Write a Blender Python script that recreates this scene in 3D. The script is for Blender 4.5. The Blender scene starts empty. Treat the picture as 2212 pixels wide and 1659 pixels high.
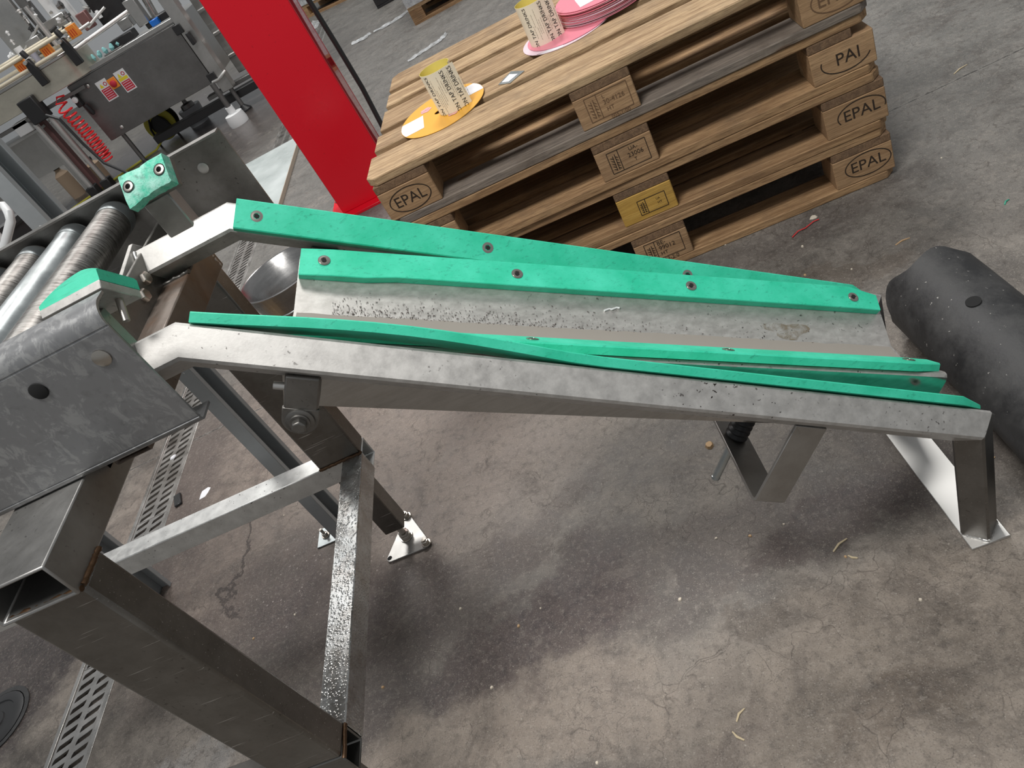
import bpy, bmesh, math, random
from mathutils import Vector, Matrix
random.seed(7)
PI = math.pi
S = bpy.context.scene
COL = S.collection

# ------------------------------------------------------------------ camera
RW = ((0.8975894664, -0.1102018947, -0.4268356734),
      (-0.4017537697, -0.6030505320, -0.6891472734),
      (-0.1814581447, 0.7900541743, -0.5855658319))
cam_d = bpy.data.cameras.new('camera')
cam = bpy.data.objects.new('camera', cam_d)
COL.objects.link(cam)
cam_d.sensor_width = 36.0
cam_d.lens = 1673.906 / 2212 * 36
cam_d.clip_start = 0.02
r_, d_, f_ = [Vector(v) for v in RW]
cam.matrix_world = Matrix(((r_.x, -d_.x, -f_.x, 0.46537), (r_.y, -d_.y, -f_.y, -1.84368),
                           (r_.z, -d_.z, -f_.z, 1.19704), (0, 0, 0, 1)))
S.camera = cam

# ------------------------------------------------------------------ light
w = bpy.data.worlds.new('hall_daylight')
S.world = w
w.use_nodes = True
w.node_tree.nodes['Background'].inputs[0].default_value = (0.93, 0.97, 1.0, 1)
w.node_tree.nodes['Background'].inputs[1].default_value = 0.33
S.view_settings.view_transform = 'Standard'
S.view_settings.look = 'None'
S.view_settings.exposure = -0.18
S.view_settings.gamma = 1.0
S.view_settings.use_curve_mapping = False

def area(name, loc, target, size, power, col=(1, 1, 1)):
    l = bpy.data.lights.new(name, 'AREA')
    l.shape = 'RECTANGLE'
    l.size, l.size_y = size
    l.energy = power
    l.color = col
    o = bpy.data.objects.new(name, l)
    COL.objects.link(o)
    o.location = loc
    o.rotation_euler = (Vector(target) - Vector(loc)).to_track_quat('-Z', 'Y').to_euler()
    return o
area('high_bay_lamp', (-0.40, -1.95, 4.3), (-0.1, -0.9, 0), (1.3, 0.8), 158, (1.0, 0.985, 0.96))
area('high_bay_lamp', (0.9, 3.0, 5.6), (0.7, 1.4, 0), (1.5, 0.9), 220, (1.0, 0.985, 0.96))
area('high_bay_lamp', (-2.6, 4.6, 5.8), (-2.2, 4.4, 0), (2.2, 1.2), 260, (1.0, 0.985, 0.96))

# ------------------------------------------------------------------ node helpers
def inp(n, k, v):
    n.inputs[k].default_value = v
class T:
    def __init__(s, name):
        s.m = bpy.data.materials.new(name)
        s.m.use_nodes = True
        s.t = s.m.node_tree
        s.b = s.t.nodes['Principled BSDF']
        s.tc = None
    def n(s, typ):
        return s.t.nodes.new(typ)
    def l(s, a, b):
        s.t.links.new(a, b)
    def put(s, node, k, v):
        if hasattr(v, 'is_linked'):
            s.l(v, node.inputs[k])
        else:
            if isinstance(v, tuple) and len(v) == 3 and node.inputs[k].type == 'RGBA':
                v = (*v, 1)
            node.inputs[k].default_value = v
    def co(s, kind='Object'):
        if kind == 'Position':
            return s.n('ShaderNodeNewGeometry').outputs['Position']
        if s.tc is None:
            s.tc = s.n('ShaderNodeTexCoord')
        return s.tc.outputs[kind]
    def rnd(s):
        return s.n('ShaderNodeObjectInfo').outputs['Random']
    def mapp(s, v, scale=(1, 1, 1), loc=(0, 0, 0), rot=(0, 0, 0)):
        m = s.n('ShaderNodeMapping')
        s.l(v, m.inputs[0])
        s.put(m, 'Location', loc); s.put(m, 'Scale', scale); s.put(m, 'Rotation', rot)
        return m.outputs[0]
    def noise(s, v, scale, detail=4, rough=.55, dist=0, col=False):
        n = s.n('ShaderNodeTexNoise')
        s.l(v, n.inputs['Vector'])
        s.put(n, 'Scale', scale); s.put(n, 'Detail', detail); s.put(n, 'Roughness', rough); s.put(n, 'Distortion', dist)
        return n.outputs['Color' if col else 'Fac']
    def voro(s, v, scale, feat='F1', out='Distance'):
        n = s.n('ShaderNodeTexVoronoi')
        n.feature = feat
        s.l(v, n.inputs['Vector']); s.put(n, 'Scale', scale)
        return n.outputs[out]
    def rng(s, v, a, b, c=0., d=1., smooth=False):
        n = s.n('ShaderNodeMapRange')
        if smooth:
            n.interpolation_type = 'SMOOTHSTEP'
        s.put(n, 0, v); s.put(n, 1, a); s.put(n, 2, b); s.put(n, 3, c); s.put(n, 4, d)
        return n.outputs[0]
    def ma(s, op, a, b=0.):
        n = s.n('ShaderNodeMath'); n.operation = op
        s.put(n, 0, a); s.put(n, 1, b)
        return n.outputs[0]
    def vm(s, op, a, b=(0, 0, 0)):
        n = s.n('ShaderNodeVectorMath'); n.operation = op
        s.put(n, 0, a); s.put(n, 1, b)
        return n.outputs['Value' if op in ('LENGTH', 'DISTANCE', 'DOT_PRODUCT') else 'Vector']
    def mix(s, fac, a, b, mode='MIX'):
        n = s.n('ShaderNodeMix'); n.data_type = 'RGBA'; n.blend_type = mode
        s.put(n, 0, fac)
        for k, v in ((6, a), (7, b)):
            if hasattr(v, 'is_linked'): s.l(v, n.inputs[k])
            else: n.inputs[k].default_value = (*v[:3], 1)
        return n.outputs[2]
    def out(s, col=None, rough=None, metal=None, bump=None, bs=.2, bd=.01, **kw):
        for k, v in (('Base Color', col), ('Roughness', rough), ('Metallic', metal)):
            if v is not None: s.put(s.b, k, v)
        for k, v in kw.items():
            s.put(s.b, k.replace('_', ' '), v)
        if bump is not None:
            n = s.n('ShaderNodeBump')
            s.put(n, 'Strength', bs); s.put(n, 'Distance', bd); s.put(n, 'Height', bump)
            s.l(n.outputs[0], s.b.inputs['Normal'])
        return s.m

def plain(name, col, rough=.5, metal=0., **kw):
    return T(name).out(col, rough, metal, **kw)

def steel(name, a=(.50, .49, .475), b=(.60, .59, .575), rough=(.32, .5), scale=9, st=(1, 1, 1), specks=.0, rust=0., metal=.9, scr=0.):
    t = T(name); v = t.co()
    n1 = t.noise(t.mapp(v, st), scale, 6, .65)
    n2 = t.noise(v, 45, 5, .7)
    c = t.mix(t.rng(t.ma('ADD', t.ma('MULTIPLY', n1, .7), t.ma('MULTIPLY', n2, .3)), .38, .62), a, b)
    c = t.mix(t.rng(n2, .55, .75, 0, .25), c, tuple(x * .62 for x in a))
    met = None
    if specks:
        k = t.noise(v, 160, 2, .5)
        k = t.ma('MULTIPLY', t.rng(k, .665, .70), t.rng(t.noise(v, 7, 3), .45, .62))
        c = t.mix(t.ma('MULTIPLY', k, specks), c, (.03, .022, .018))
    if rust:
        k = t.rng(t.noise(t.mapp(v, (1, 1, .6)), 6.5, 6, .7, .6), .5, .72, 0, rust)
        c = t.mix(k, c, (.13, .065, .03))
        met = t.rng(k, 0, 1, metal, metal * .3)
    if scr:
        k = t.noise(t.mapp(v, (3, 120, 120), rot=(.2, .3, .1)), 3, 3, .6)
        c = t.mix(t.rng(k, .66, .72, 0, scr), c, (.75, .74, .72))
    r = t.rng(n1, .3, .7, rough[0], rough[1])
    return t.out(c, r, met if met is not None else metal, bump=n2, bs=.05, bd=.004)

def wood(name, axis, a, b, c, dirt=.4):
    t = T(name)
    sc = [16, 16, 16]; sc[axis] = 1.1
    off = t.n('ShaderNodeCombineXYZ')
    r = t.rnd()
    for i, k in enumerate((37., 91., 53.)):
        t.l(t.ma('MULTIPLY', r, k), off.inputs[i])
    v = t.vm('ADD', t.co(), off.outputs[0])
    g = t.noise(t.mapp(v, sc), 5.5, 5, .62, .5)
    g2 = t.noise(t.mapp(v, [x * 3 for x in sc]), 8, 3, .6)
    col = t.mix(t.rng(g, .38, .60), a, b)
    col = t.mix(t.rng(g2, .50, .66, 0, .7), col, c)
    col = t.mix(t.rng(r, 0, 1, 0, .35), col, c)
    k = t.noise(v, 9, 5, .65)
    col = t.mix(t.rng(k, .5, .75, 0, dirt), col, (.085, .062, .045))
    kn = t.voro(t.mapp(v, [2.2 if i != axis else .9 for i in range(3)]), 3.2)
    col = t.mix(t.rng(kn, .05, .075, .75, 0), col, (.10, .052, .026))
    return t.out(col, .8, bump=t.ma('ADD', g, t.ma('MULTIPLY', g2, .5)), bs=.35, bd=.004)

# ------------------------------------------------------------------ materials
M = {}
M['steel'] = steel('brushed_steel', (.33, .32, .305), (.44, .43, .415), specks=.6)
M['steel_rail'] = steel('rail_steel', (.40, .387, .368), (.55, .535, .51), (.42, .58), 48, specks=1., scr=.2, metal=.55)
M['steel_trough'] = steel('trough_steel', (.42, .40, .375), (.57, .548, .52), (.36, .52), 30, (1, 3, 3), specks=.9, metal=.6)
M['steel_dark'] = steel('dull_steel', (.17, .163, .152), (.25, .24, .225), (.36, .5), 8, specks=.4, scr=.25)
M['steel_post'] = steel('stained_post_steel', (.165, .155, .14), (.25, .238, .218), (.30, .48), 9, specks=.4, rust=.22, scr=.8)
M['steel_panel'] = steel('mottled_panel_steel', (.245, .245, .245), (.40, .40, .395), (.34, .5), 34, (.7, 1, 1.1), specks=.2)
t = T('mottled_channel_steel'); v = t.co()
k = t.noise(t.mapp(v, (1.1, 1, .8), rot=(0, .5, 0)), 46, 9, .72, .8)
k3 = t.noise(v, 3.2, 3)
c = t.mix(t.ma('MULTIPLY', t.rng(k, .50, .56), t.rng(k3, .4, .6, .15, .9)), (.285, .286, .29), (.385, .385, .382))
c = t.mix(t.rng(t.noise(v, 90, 4), .56, .72, 0, .3), c, (.15, .15, .15))
M['steel_panel'] = t.out(c, t.rng(k, .4, .6, .30, .40), .6, bump=k, bs=.02, bd=.003)
M['steel_roller'] = steel('scuffed_roller_steel', (.10, .093, .084), (.34, .328, .31), (.3, .5), 5, (7, 75, 7), specks=.5, scr=.3)
M['ring'] = steel('dull_zinc_ring', (.20, .22, .225), (.29, .31, .315), (.4, .55), 9)
M['steel_far'] = steel('stained_far_channel', (.19, .182, .17), (.30, .29, .275), (.34, .5), 12, specks=.8, scr=.2)
M['galv'] = steel('galvanised_steel', (.36, .39, .395), (.52, .555, .555), (.28, .42), 16)
M['steel_bright'] = steel('reflection_pale_steel', (.58, .58, .565), (.74, .74, .72), (.32, .48), 40, specks=.9, rust=.08, metal=.6)  # base colour raised to carry the bar's bright reflected light
M['steel_wet'] = steel('wet_rusty_steel', (.42, .405, .38), (.62, .635, .635), (.16, .36), 26, specks=.9, rust=.5)
_t = M['steel_wet'].node_tree
_v = _t.nodes.new('ShaderNodeTexVoronoi'); _v.inputs['Scale'].default_value = 210
_r = _t.nodes.new('ShaderNodeMapRange'); _r.inputs[1].default_value = .1; _r.inputs[2].default_value = .5; _r.inputs[3].default_value = 1; _r.inputs[4].default_value = 0
_c = _t.nodes.new('ShaderNodeTexCoord'); _b = [n for n in _t.nodes if n.type == 'BUMP'][0]
_t.links.new(_c.outputs['Object'], _v.inputs['Vector']); _t.links.new(_v.outputs['Distance'], _r.inputs[0]); _t.links.new(_r.outputs[0], _b.inputs['Height'])
_b.inputs['Strength'].default_value = .28; _b.inputs['Distance'].default_value = .002
M['bolt'] = plain('bolt_steel', (.52, .48, .43), .28, 1.)
M['weld'] = plain('weld_metal', (.42, .36, .30), .45, .9)
M['weld_bright'] = plain('bright_weld_metal', (.60, .59, .57), .4, .8)
M['skirt'] = steel('polished_skirt_steel', (.40, .39, .375), (.48, .47, .455), (.14, .26), 20, (1, 1, 9), metal=1.)
M['dull_strip'] = plain('grey_brown_matte', (.27, .245, .215), .75)
M['stained'] = steel('red_stained_steel', (.10, .075, .06), (.20, .165, .14), (.3, .5), 14, (2.2, .6, 1), specks=.6, rust=.9, metal=.35)
M['pail'] = steel('pail_steel', (.26, .255, .25), (.36, .355, .35), (.2, .34), 5, (1, 1, 5))
M['black'] = plain('black_plastic', (.018, .018, .019), .45)
M['hole'] = plain('dark_recess', (.008, .008, .008), .9)
t = T('green_plastic'); v = t.co()
k = t.noise(t.mapp(v, (5, 70, 70), rot=(0, .63, 0)), 3, 8, .75)
k2 = t.noise(v, 14, 5, .65)
c = t.mix(t.rng(k2, .35, .7), (.022, .52, .31), (.065, .66, .44))
c = t.mix(t.rng(k, .55, .72, 0, .75), c, (.010, .20, .125))
M['green'] = t.out(c, t.rng(k2, .3, .7, .42, .55), bump=k, bs=.12, bd=.002)
t = T('frayed_green_plastic'); v = t.co()
k2 = t.noise(v, 30, 8, .75)
c = t.mix(t.rng(k2, .38, .62), (.03, .52, .33), (.42, .78, .66))
c = t.mix(t.rng(t.noise(v, 55, 6, .7), .55, .68, 0, .7), c, (.10, .17, .15))
M['green_frayed'] = t.out(c, .7, bump=k2, bs=.9, bd=.006)
t = T('red_paint'); v = t.co()
M['red'] = t.out(t.mix(t.rng(t.noise(v, 90, 3), .70, .74, 0, .5), (.70, .004, .018), (.3, .005, .01)), t.rng(t.noise(v, 3), .3, .7, .25, .35))
M['red_gloss'] = plain('glossy_red_paint', (.50, .02, .03), .06, Coat_Weight=1., Coat_Roughness=.04)
t = T('black_rubber'); v = t.co()
k = t.noise(v, 14, 8, .7); k2 = t.noise(v, 120, 3)
c = t.mix(t.rng(k, .4, .75), (.016, .016, .017), (.06, .059, .058))
c = t.mix(t.rng(k2, .70, .74, 0, .7), c, (.42, .40, .37))
M['rubber'] = t.out(c, t.rng(k, .3, .7, .45, .7), bump=k, bs=.25, bd=.01)
WA = ((.27, .155, .072), (.48, .30, .152), (.165, .09, .042))
M['wood_x'] = wood('pallet_wood_lengthwise', 0, *WA)
M['wood_y'] = wood('pallet_wood_crosswise', 1, (.17, .10, .055), (.27, .165, .09), (.09, .052, .03), .6)
M['wood_b'] = wood('pallet_block_wood', 0, (.34, .205, .105), (.46, .29, .155), (.25, .148, .074), .35)
M['wood_dirty'] = wood('dirty_grey_wood', 0, (.20, .165, .135), (.31, .255, .205), (.10, .082, .07), .75)
M['wood_top'] = wood('pale_deck_wood', 0, (.30, .19, .098), (.56, .395, .225), (.20, .118, .058), .4)  # paler mix of the pallet wood for decks and loose boards
M['wood_yellow'] = wood('yellow_painted_wood', 0, (.50, .29, .055), (.60, .37, .085), (.40, .225, .05), .2)
M['brand'] = plain('burnt_brand', (.028, .017, .01), .9)
M['brand_faint'] = plain('faint_burnt_brand', (.15, .085, .045), .9)
M['grey_paint'] = steel('grey_post_paint', (.33, .35, .36), (.40, .42, .43), (.3, .45), 5, metal=.25)
M['white'] = plain('white_plastic', (.72, .73, .73), .4)
M['white_print'] = plain('white_print', (.8, .8, .8), .6)
M['cream'] = plain('cream_plastic', (.62, .56, .43), .45)
M['orange'] = plain('orange_label', (.80, .26, .03), .5)
M['orange_ink'] = plain('red_ink', (.55, .06, .01), .6)
M['ink'] = plain('black_ink', (.02, .02, .022), .6)
M['yellow'] = plain('yellow_print', (.75, .62, .03), .5)
M['sign_red'] = plain('sign_red', (.50, .02, .04), .5)
M['hose_red'] = plain('red_hose', (.75, .03, .035), .3)
M['hose_yellow'] = plain('yellow_cable', (.60, .56, .06), .45)
M['mach_steel'] = steel('machine_door_steel', (.19, .185, .18), (.24, .235, .23), (.35, .5), 4, scr=.15)
M['mach_light'] = steel('machine_frame_steel', (.42, .415, .40), (.52, .515, .50), (.3, .45), 4)
M['mach_cream'] = steel('bottle_conveyor_side', (.50, .475, .40), (.62, .59, .50), (.3, .42), 3, (1, 1, 3), metal=.75)
M['mirror'] = steel('polished_sheet', (.55, .54, .52), (.66, .65, .63), (.12, .3), 3, (1, 1, 7))
M['brown_red'] = plain('brown_red_panel', (.18, .085, .08), .5)
M['teal'] = plain('teal_plastic', (.02, .30, .19), .5)
M['teal_pale'] = plain('pale_teal_rag', (.25, .55, .55), .7)
M['blue'] = plain('blue_plastic', (.01, .16, .62), .4)
M['cardboard'] = plain('tan_card', (.45, .33, .23), .8)
t = T('glazed_sheet'); v = t.co(); k = t.noise(v, 4, 5, .6)
M['sheet'] = t.out(t.mix(t.rng(k, .35, .7), (.42, .47, .46), (.60, .65, .64)), t.rng(k, .3, .7, .22, .4))
t = T('stretch_film'); v = t.co(); k = t.noise(v, 25, 6, .7)
M['film'] = t.out((.62, .64, .65), .25, bump=k, bs=.6, bd=.01, Alpha=t.rng(k, .35, .65, .25, .85))
M['paper_or'] = plain('orange_coated_card', (.82, .42, .06), .35)
M['paper_pk'] = plain('pink_coated_card', (.80, .26, .33), .35)
M['paper_pale'] = plain('pale_pink_edge', (.78, .60, .66), .5)
M['paper_w'] = plain('white_paper', (.80, .80, .83), .5)
M['paper_cream'] = plain('cream_label_paper', (.86, .80, .64), .5)
M['paper_yel'] = plain('yellow_label_back', (.80, .70, .20), .5)
M['paper_grey'] = plain('grey_fine_print', (.40, .35, .28), .6)
M['lilac'] = plain('lilac_grey_film', (.34, .34, .40), .3)
M['goods'] = plain('grey_film_wrapped_goods', (.38, .40, .42), .35)
M['crumb'] = plain('pale_crumb', (.62, .55, .45), .8)
M['crumb_tan'] = plain('tan_crumb', (.50, .33, .18), .8)
M['straw'] = plain('straw', (.52, .43, .28), .8)

# ------------------------------------------------------------------ floor material
t = T('concrete_floor'); P = t.co('Position')
wv = t.vm('SUBTRACT', t.noise(P, 3.2, 6, .65, 0, True), (.5, .5, .5))
wf = t.vm('SUBTRACT', t.noise(P, 16, 4, .6, 0, True), (.5, .5, .5))
WP = t.vm('ADD', P, t.vm('ADD', t.vm('MULTIPLY', wv, (.42, .42, 0)), t.vm('MULTIPLY', wf, (.09, .09, 0))))
def blob(cx, cy, rx, ry, rot=0., soft=.6, src=None):
    q = t.mapp(src or WP, (1 / rx, 1 / ry, 0), (0, 0, 0))
    q = t.mapp(WP if src is None else src, (1, 1, 0), (-cx, -cy, 0))
    q = t.mapp(q, (1, 1, 0), (0, 0, 0), (0, 0, -rot))
    q = t.vm('MULTIPLY', q, (1 / rx, 1 / ry, 0))
    return t.rng(t.vm('LENGTH', q), 1 + soft, 1 - soft * .3, 0, 1, True)
n1 = t.noise(P, 1.1, 7, .62, .4)
n2 = t.noise(P, 7.5, 8, .68, .7)
n3 = t.noise(P, 42, 6, .72)
n4 = t.noise(t.mapp(P, (1, 1, 1), rot=(0, 0, .5)), 190, 3, .6)
c = t.mix(t.rng(n2, .38, .62), (.085, .072, .061), (.245, .215, .183))
c = t.mix(t.rng(n1, .38, .66, 0, .6), c, (.165, .152, .138))
far = t.rng(t.vm('DOT_PRODUCT', P, (.35, .94, 0)), -.35, 1.1, 0, .85, True)
c = t.mix(far, c, t.mix(t.rng(n2, .3, .7), (.115, .113, .105), (.185, .18, .168)))
c = t.mix(t.ma('MULTIPLY', blob(-.55, -.15, .62, .5), .6), c, t.mix(t.rng(n2, .3, .7), (.115, .078, .062), (.235, .178, .148)))
c = t.mix(t.ma('MULTIPLY', blob(-.15, -.38, .40, .26), .55), c, (.255, .212, .182))
c = t.mix(t.ma('MULTIPLY', blob(.62, -1.30, .34, .16), .65), c, t.mix(t.rng(n2, .3, .7), (.19, .155, .12), (.34, .285, .235)))
c = t.mix(t.ma('MULTIPLY', blob(-.02, -1.13, .28, .07), .5), c, (.28, .225, .18))
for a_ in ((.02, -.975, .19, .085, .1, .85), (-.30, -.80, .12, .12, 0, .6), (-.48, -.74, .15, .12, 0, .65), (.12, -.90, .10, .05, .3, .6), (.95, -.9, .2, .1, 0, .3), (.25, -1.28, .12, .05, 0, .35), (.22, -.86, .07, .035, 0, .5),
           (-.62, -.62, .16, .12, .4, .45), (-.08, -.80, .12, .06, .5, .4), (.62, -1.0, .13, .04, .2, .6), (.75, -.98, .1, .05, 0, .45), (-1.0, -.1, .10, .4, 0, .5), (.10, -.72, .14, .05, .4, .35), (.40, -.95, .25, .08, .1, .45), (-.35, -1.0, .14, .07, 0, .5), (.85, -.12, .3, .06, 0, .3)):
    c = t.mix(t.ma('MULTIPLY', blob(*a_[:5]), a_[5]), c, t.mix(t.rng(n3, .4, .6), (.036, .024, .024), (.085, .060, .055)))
for a_ in ((.56, -1.33, .10, .035, .3, .55), (.42, -1.1, .05, .02, 0, .4), (.9, -.33, .12, .03, 0, .5)):
    c = t.mix(t.ma('MULTIPLY', blob(*a_[:5]), a_[5]), c, (.085, .062, .045))
wet = t.ma('MAXIMUM', blob(-1.46, -.42, .24, .36, 0, .25), t.ma('MULTIPLY', blob(-2.2, 4.6, 1.1, 1.5), .9))
c = t.mix(t.ma('MULTIPLY', wet, .85), c, t.mix(t.rng(n2, .3, .7), (.022, .015, .016), (.06, .045, .043)))
spill = blob(-.70, -.99, .07, .05, 0, .35)
c = t.mix(t.ma('MULTIPLY', spill, .35), c, (.3, .3, .3))
n5 = t.noise(P, 5.2, 9, .7, 1.2)
c = t.mix(t.rng(n5, .53, .66, 0, .5), c, (.062, .05, .043))
c = t.mix(t.rng(n5, .42, .33, 0, .35), c, (.29, .255, .218))
# dark scratches, cracks and pale flecks
sv = t.vm('ADD', P, t.vm('MULTIPLY', t.noise(P, 9, 3, .5, 0, True), (.22, .22, 0)))
w1 = t.voro(sv, 15, 'DISTANCE_TO_EDGE')
c = t.mix(t.ma('MULTIPLY', t.rng(w1, .004, .02, .55, 0), t.rng(n2, .47, .6)), c, (.04, .03, .025))
w2 = t.voro(t.vm('ADD', P, t.vm('MULTIPLY', t.noise(P, 26, 3, .5, 0, True), (.09, .09, 0))), 34, 'DISTANCE_TO_EDGE')
c = t.mix(t.ma('MULTIPLY', t.rng(w2, .006, .03, .5, 0), t.rng(t.noise(P, 3.3, 4), .5, .64)), c, (.05, .038, .032))
c = t.mix(t.rng(n3, .50, .68, 0, .55), c, (.05, .041, .035))
c = t.mix(t.rng(t.noise(P, 95, 5, .75), .52, .70, 0, .4), c, (.34, .30, .26))
c = t.mix(t.rng(n4, .655, .70, 0, .55), c, (.42, .39, .34))
c = t.mix(t.rng(n4, .30, .345, .5, 0), c, (.045, .038, .033))
dr = t.voro(P, 52)
c = t.mix(t.ma('MULTIPLY', t.rng(dr, .10, .13, .6, 0), blob(-.42, -.62, .2, .17, 0, .3)), c, (.42, .37, .34))
sep = t.n('ShaderNodeSeparateXYZ'); t.l(WP, sep.inputs[0])
sep2 = t.n('ShaderNodeSeparateXYZ'); t.l(P, sep2.inputs[0])
jd = t.ma('ABSOLUTE', t.ma('SUBTRACT', t.ma('ADD', sep2.outputs[1], t.ma('MULTIPLY', t.ma('SUBTRACT', n3, .5), .008)), .216))
c = t.mix(t.rng(jd, .002, .004, .85, 0), c, (.02, .018, .016))
c = t.mix(t.ma('MULTIPLY', t.rng(jd, .004, .008, .4, 0), t.rng(n3, .45, .6)), c, (.35, .33, .30))
cr = t.ma('ABSOLUTE', t.ma('ADD', t.ma('SUBTRACT', sep.outputs[0], -.78), t.ma('MULTIPLY', sep.outputs[1], .12)))
crm = t.ma('MULTIPLY', t.rng(cr, .004, .011, .8, 0), blob(-.76, -.42, .3, .22, 0, .2, P))
c = t.mix(crm, c, (.03, .02, .017))
rg = t.rng(n2, .3, .7, .5, .72)
rg = t.mix(wet, rg, (.13, .13, .13))
rg = t.mix(spill, rg, (.1, .1, .1))
bmp = t.ma('ADD', t.ma('MULTIPLY', n3, .6), t.ma('ADD', t.ma('MULTIPLY', n4, .35), n2))
gr = t.noise(P, 420, 2, .5)
c = t.mix(t.rng(gr, .30, .42, .5, 0), c, (.03, .025, .022))
c = t.mix(t.rng(gr, .62, .72, 0, .5), c, (.40, .36, .31))
M['floor'] = t.out(c, rg, bump=bmp, bs=.42, bd=.006)

# ------------------------------------------------------------------ geometry helpers
ORG = {}
class B:
    def __init__(s):
        s.v = []; s.f = []
    def add(s, vs, fs):
        o = len(s.v)
        s.v += [tuple(p) for p in vs]
        s.f += [tuple(i + o for i in f) for f in fs]
        return s
    def box(s, x0, x1, y0, y1, z0, z1):
        return s.add([(x0, y0, z0), (x1, y0, z0), (x1, y1, z0), (x0, y1, z0), (x0, y0, z1), (x1, y0, z1), (x1, y1, z1), (x0, y1, z1)],
                     [(3, 2, 1, 0), (4, 5, 6, 7), (0, 1, 5, 4), (1, 2, 6, 5), (2, 3, 7, 6), (3, 0, 4, 7)])
    def loft(s, secs, caps=True):
        n = len(secs[0]); vs = [p for q in secs for p in q]; fs = []
        for i in range(len(secs) - 1):
            for j in range(n):
                fs.append((i * n + j, i * n + (j + 1) % n, (i + 1) * n + (j + 1) % n, (i + 1) * n + j))
        if caps:
            fs += [tuple(reversed(range(n))), tuple(range((len(secs) - 1) * n, len(secs) * n))]
        return s.add(vs, fs)
    def prism(s, poly, fn0, fn1):
        return s.loft([[fn0(*p) for p in poly], [fn1(*p) for p in poly]])
    def cyl(s, a, b, r, n=20, r2=None, caps=True):
        a = Vector(a); b = Vector(b); d = (b - a).normalized()
        u = d.orthogonal().normalized(); w_ = d.cross(u)
        ring = lambda c, rr: [c + (u * math.cos(2 * PI * i / n) + w_ * math.sin(2 * PI * i / n)) * rr for i in range(n)]
        return s.loft([ring(a, r), ring(b, r if r2 is None else r2)], caps)
    def lathe(s, prof, c, d=(0, 0, 1), n=28, closed=False):
        c = Vector(c); d = Vector(d).normalized(); u = d.orthogonal().normalized(); w_ = d.cross(u)
        secs = [[c + d * h + (u * math.cos(2 * PI * i / n) + w_ * math.sin(2 * PI * i / n)) * max(r, 1e-5) for i in range(n)] for r, h in prof]
        return s.loft(secs, not closed)
    def tube(s, path, r, n=10):
        path = [Vector(p) for p in path]; secs = []; u = None
        for i, p in enumerate(path):
            d = (path[min(i + 1, len(path) - 1)] - path[max(i - 1, 0)]).normalized()
            u = d.orthogonal().normalized() if u is None else (u - d * u.dot(d)).normalized()
            w_ = d.cross(u)
            secs.append([p + (u * math.cos(2 * PI * k / n) + w_ * math.sin(2 * PI * k / n)) * r for k in range(n)])
        return s.loft(secs)
    def build(s, name, mat, parent=None, bevel=0., seg=2, smooth=False, local=False, loc=None):
        me = bpy.data.meshes.new(name)
        o0 = Vector((0, 0, 0)) if local else (ORG.get(parent.name, Vector((0, 0, 0))) if parent else Vector(loc or (0, 0, 0)))
        me.from_pydata([tuple(Vector(p) - o0) for p in s.v], [], s.f)
        bm = bmesh.new(); bm.from_mesh(me)
        bmesh.ops.recalc_face_normals(bm, faces=bm.faces)
        bm.to_mesh(me); bm.free()
        if smooth:
            for p in me.polygons: p.use_smooth = True
            me.set_sharp_from_angle(angle=math.radians(smooth if smooth is not True else 40))
        me.materials.append(M[mat])
        o = bpy.data.objects.new(name, me)
        COL.objects.link(o)
        if parent:
            o.parent = parent
            ORG[o.name] = o0
        else:
            o.location = o0
            ORG[o.name] = o0
        if bevel:
            md = o.modifiers.new('edge', 'BEVEL'); md.width = bevel; md.segments = seg; md.limit_method = 'ANGLE'
            md.angle_limit = math.radians(35); md.harden_normals = False
            if not smooth:
                for p in me.polygons: p.use_smooth = True
                me.set_sharp_from_angle(angle=math.radians(35))
        return o

def tag(o, label, cat, group=None, kind=None):
    o['label'] = label; o['category'] = cat
    if group: o['group'] = group
    if kind: o['kind'] = kind
    return o
def thing(name, loc, label, cat, group=None, rz=0.):
    o = bpy.data.objects.new(name, None)
    COL.objects.link(o)
    o.empty_display_size = .05
    o.location = loc; o.rotation_euler = (0, 0, rz)
    ORG[o.name] = Vector(loc)
    return tag(o, label, cat, group)
def struct(o):
    o['kind'] = 'structure'
    return o
def copy_tree(src, parent=None):
    c_ = src.copy(); COL.objects.link(c_)
    if parent: c_.parent = parent
    for ch in src.children: copy_tree(ch, c_)
    return c_
def text_geo(s, size, spacing=1.0):
    cu = bpy.data.curves.new('lettering', 'FONT')
    cu.body = s; cu.size = size; cu.align_x = 'CENTER'; cu.align_y = 'CENTER'; cu.space_character = spacing; cu.resolution_u = 3
    ob = bpy.data.objects.new('lettering', cu); COL.objects.link(ob)
    dg = bpy.context.evaluated_depsgraph_get()
    me = ob.evaluated_get(dg).to_mesh()
    vs = [tuple(v.co) for v in me.vertices]; fs = [tuple(p.vertices) for p in me.polygons]
    ob.evaluated_get(dg).to_mesh_clear()
    bpy.data.objects.remove(ob); bpy.data.curves.remove(cu)
    return vs, fs
TXT = {}
def text(s, size, spacing=1.0):
    k = (s, size, spacing)
    if k not in TXT: TXT[k] = text_geo(*k)
    return TXT[k]
def lines_geo(segs, w_=.0009):
    vs, fs = [], []
    for (x0, y0), (x1, y1) in segs:
        d_ = Vector((x1 - x0, y1 - y0)).normalized(); n_ = Vector((-d_.y, d_.x)) * w_
        k = len(vs)
        vs += [(x0 + n_.x, y0 + n_.y), (x0 - n_.x, y0 - n_.y), (x1 - n_.x, y1 - n_.y), (x1 + n_.x, y1 + n_.y)]
        fs.append((k, k + 1, k + 2, k + 3))
    return vs, fs
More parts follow.
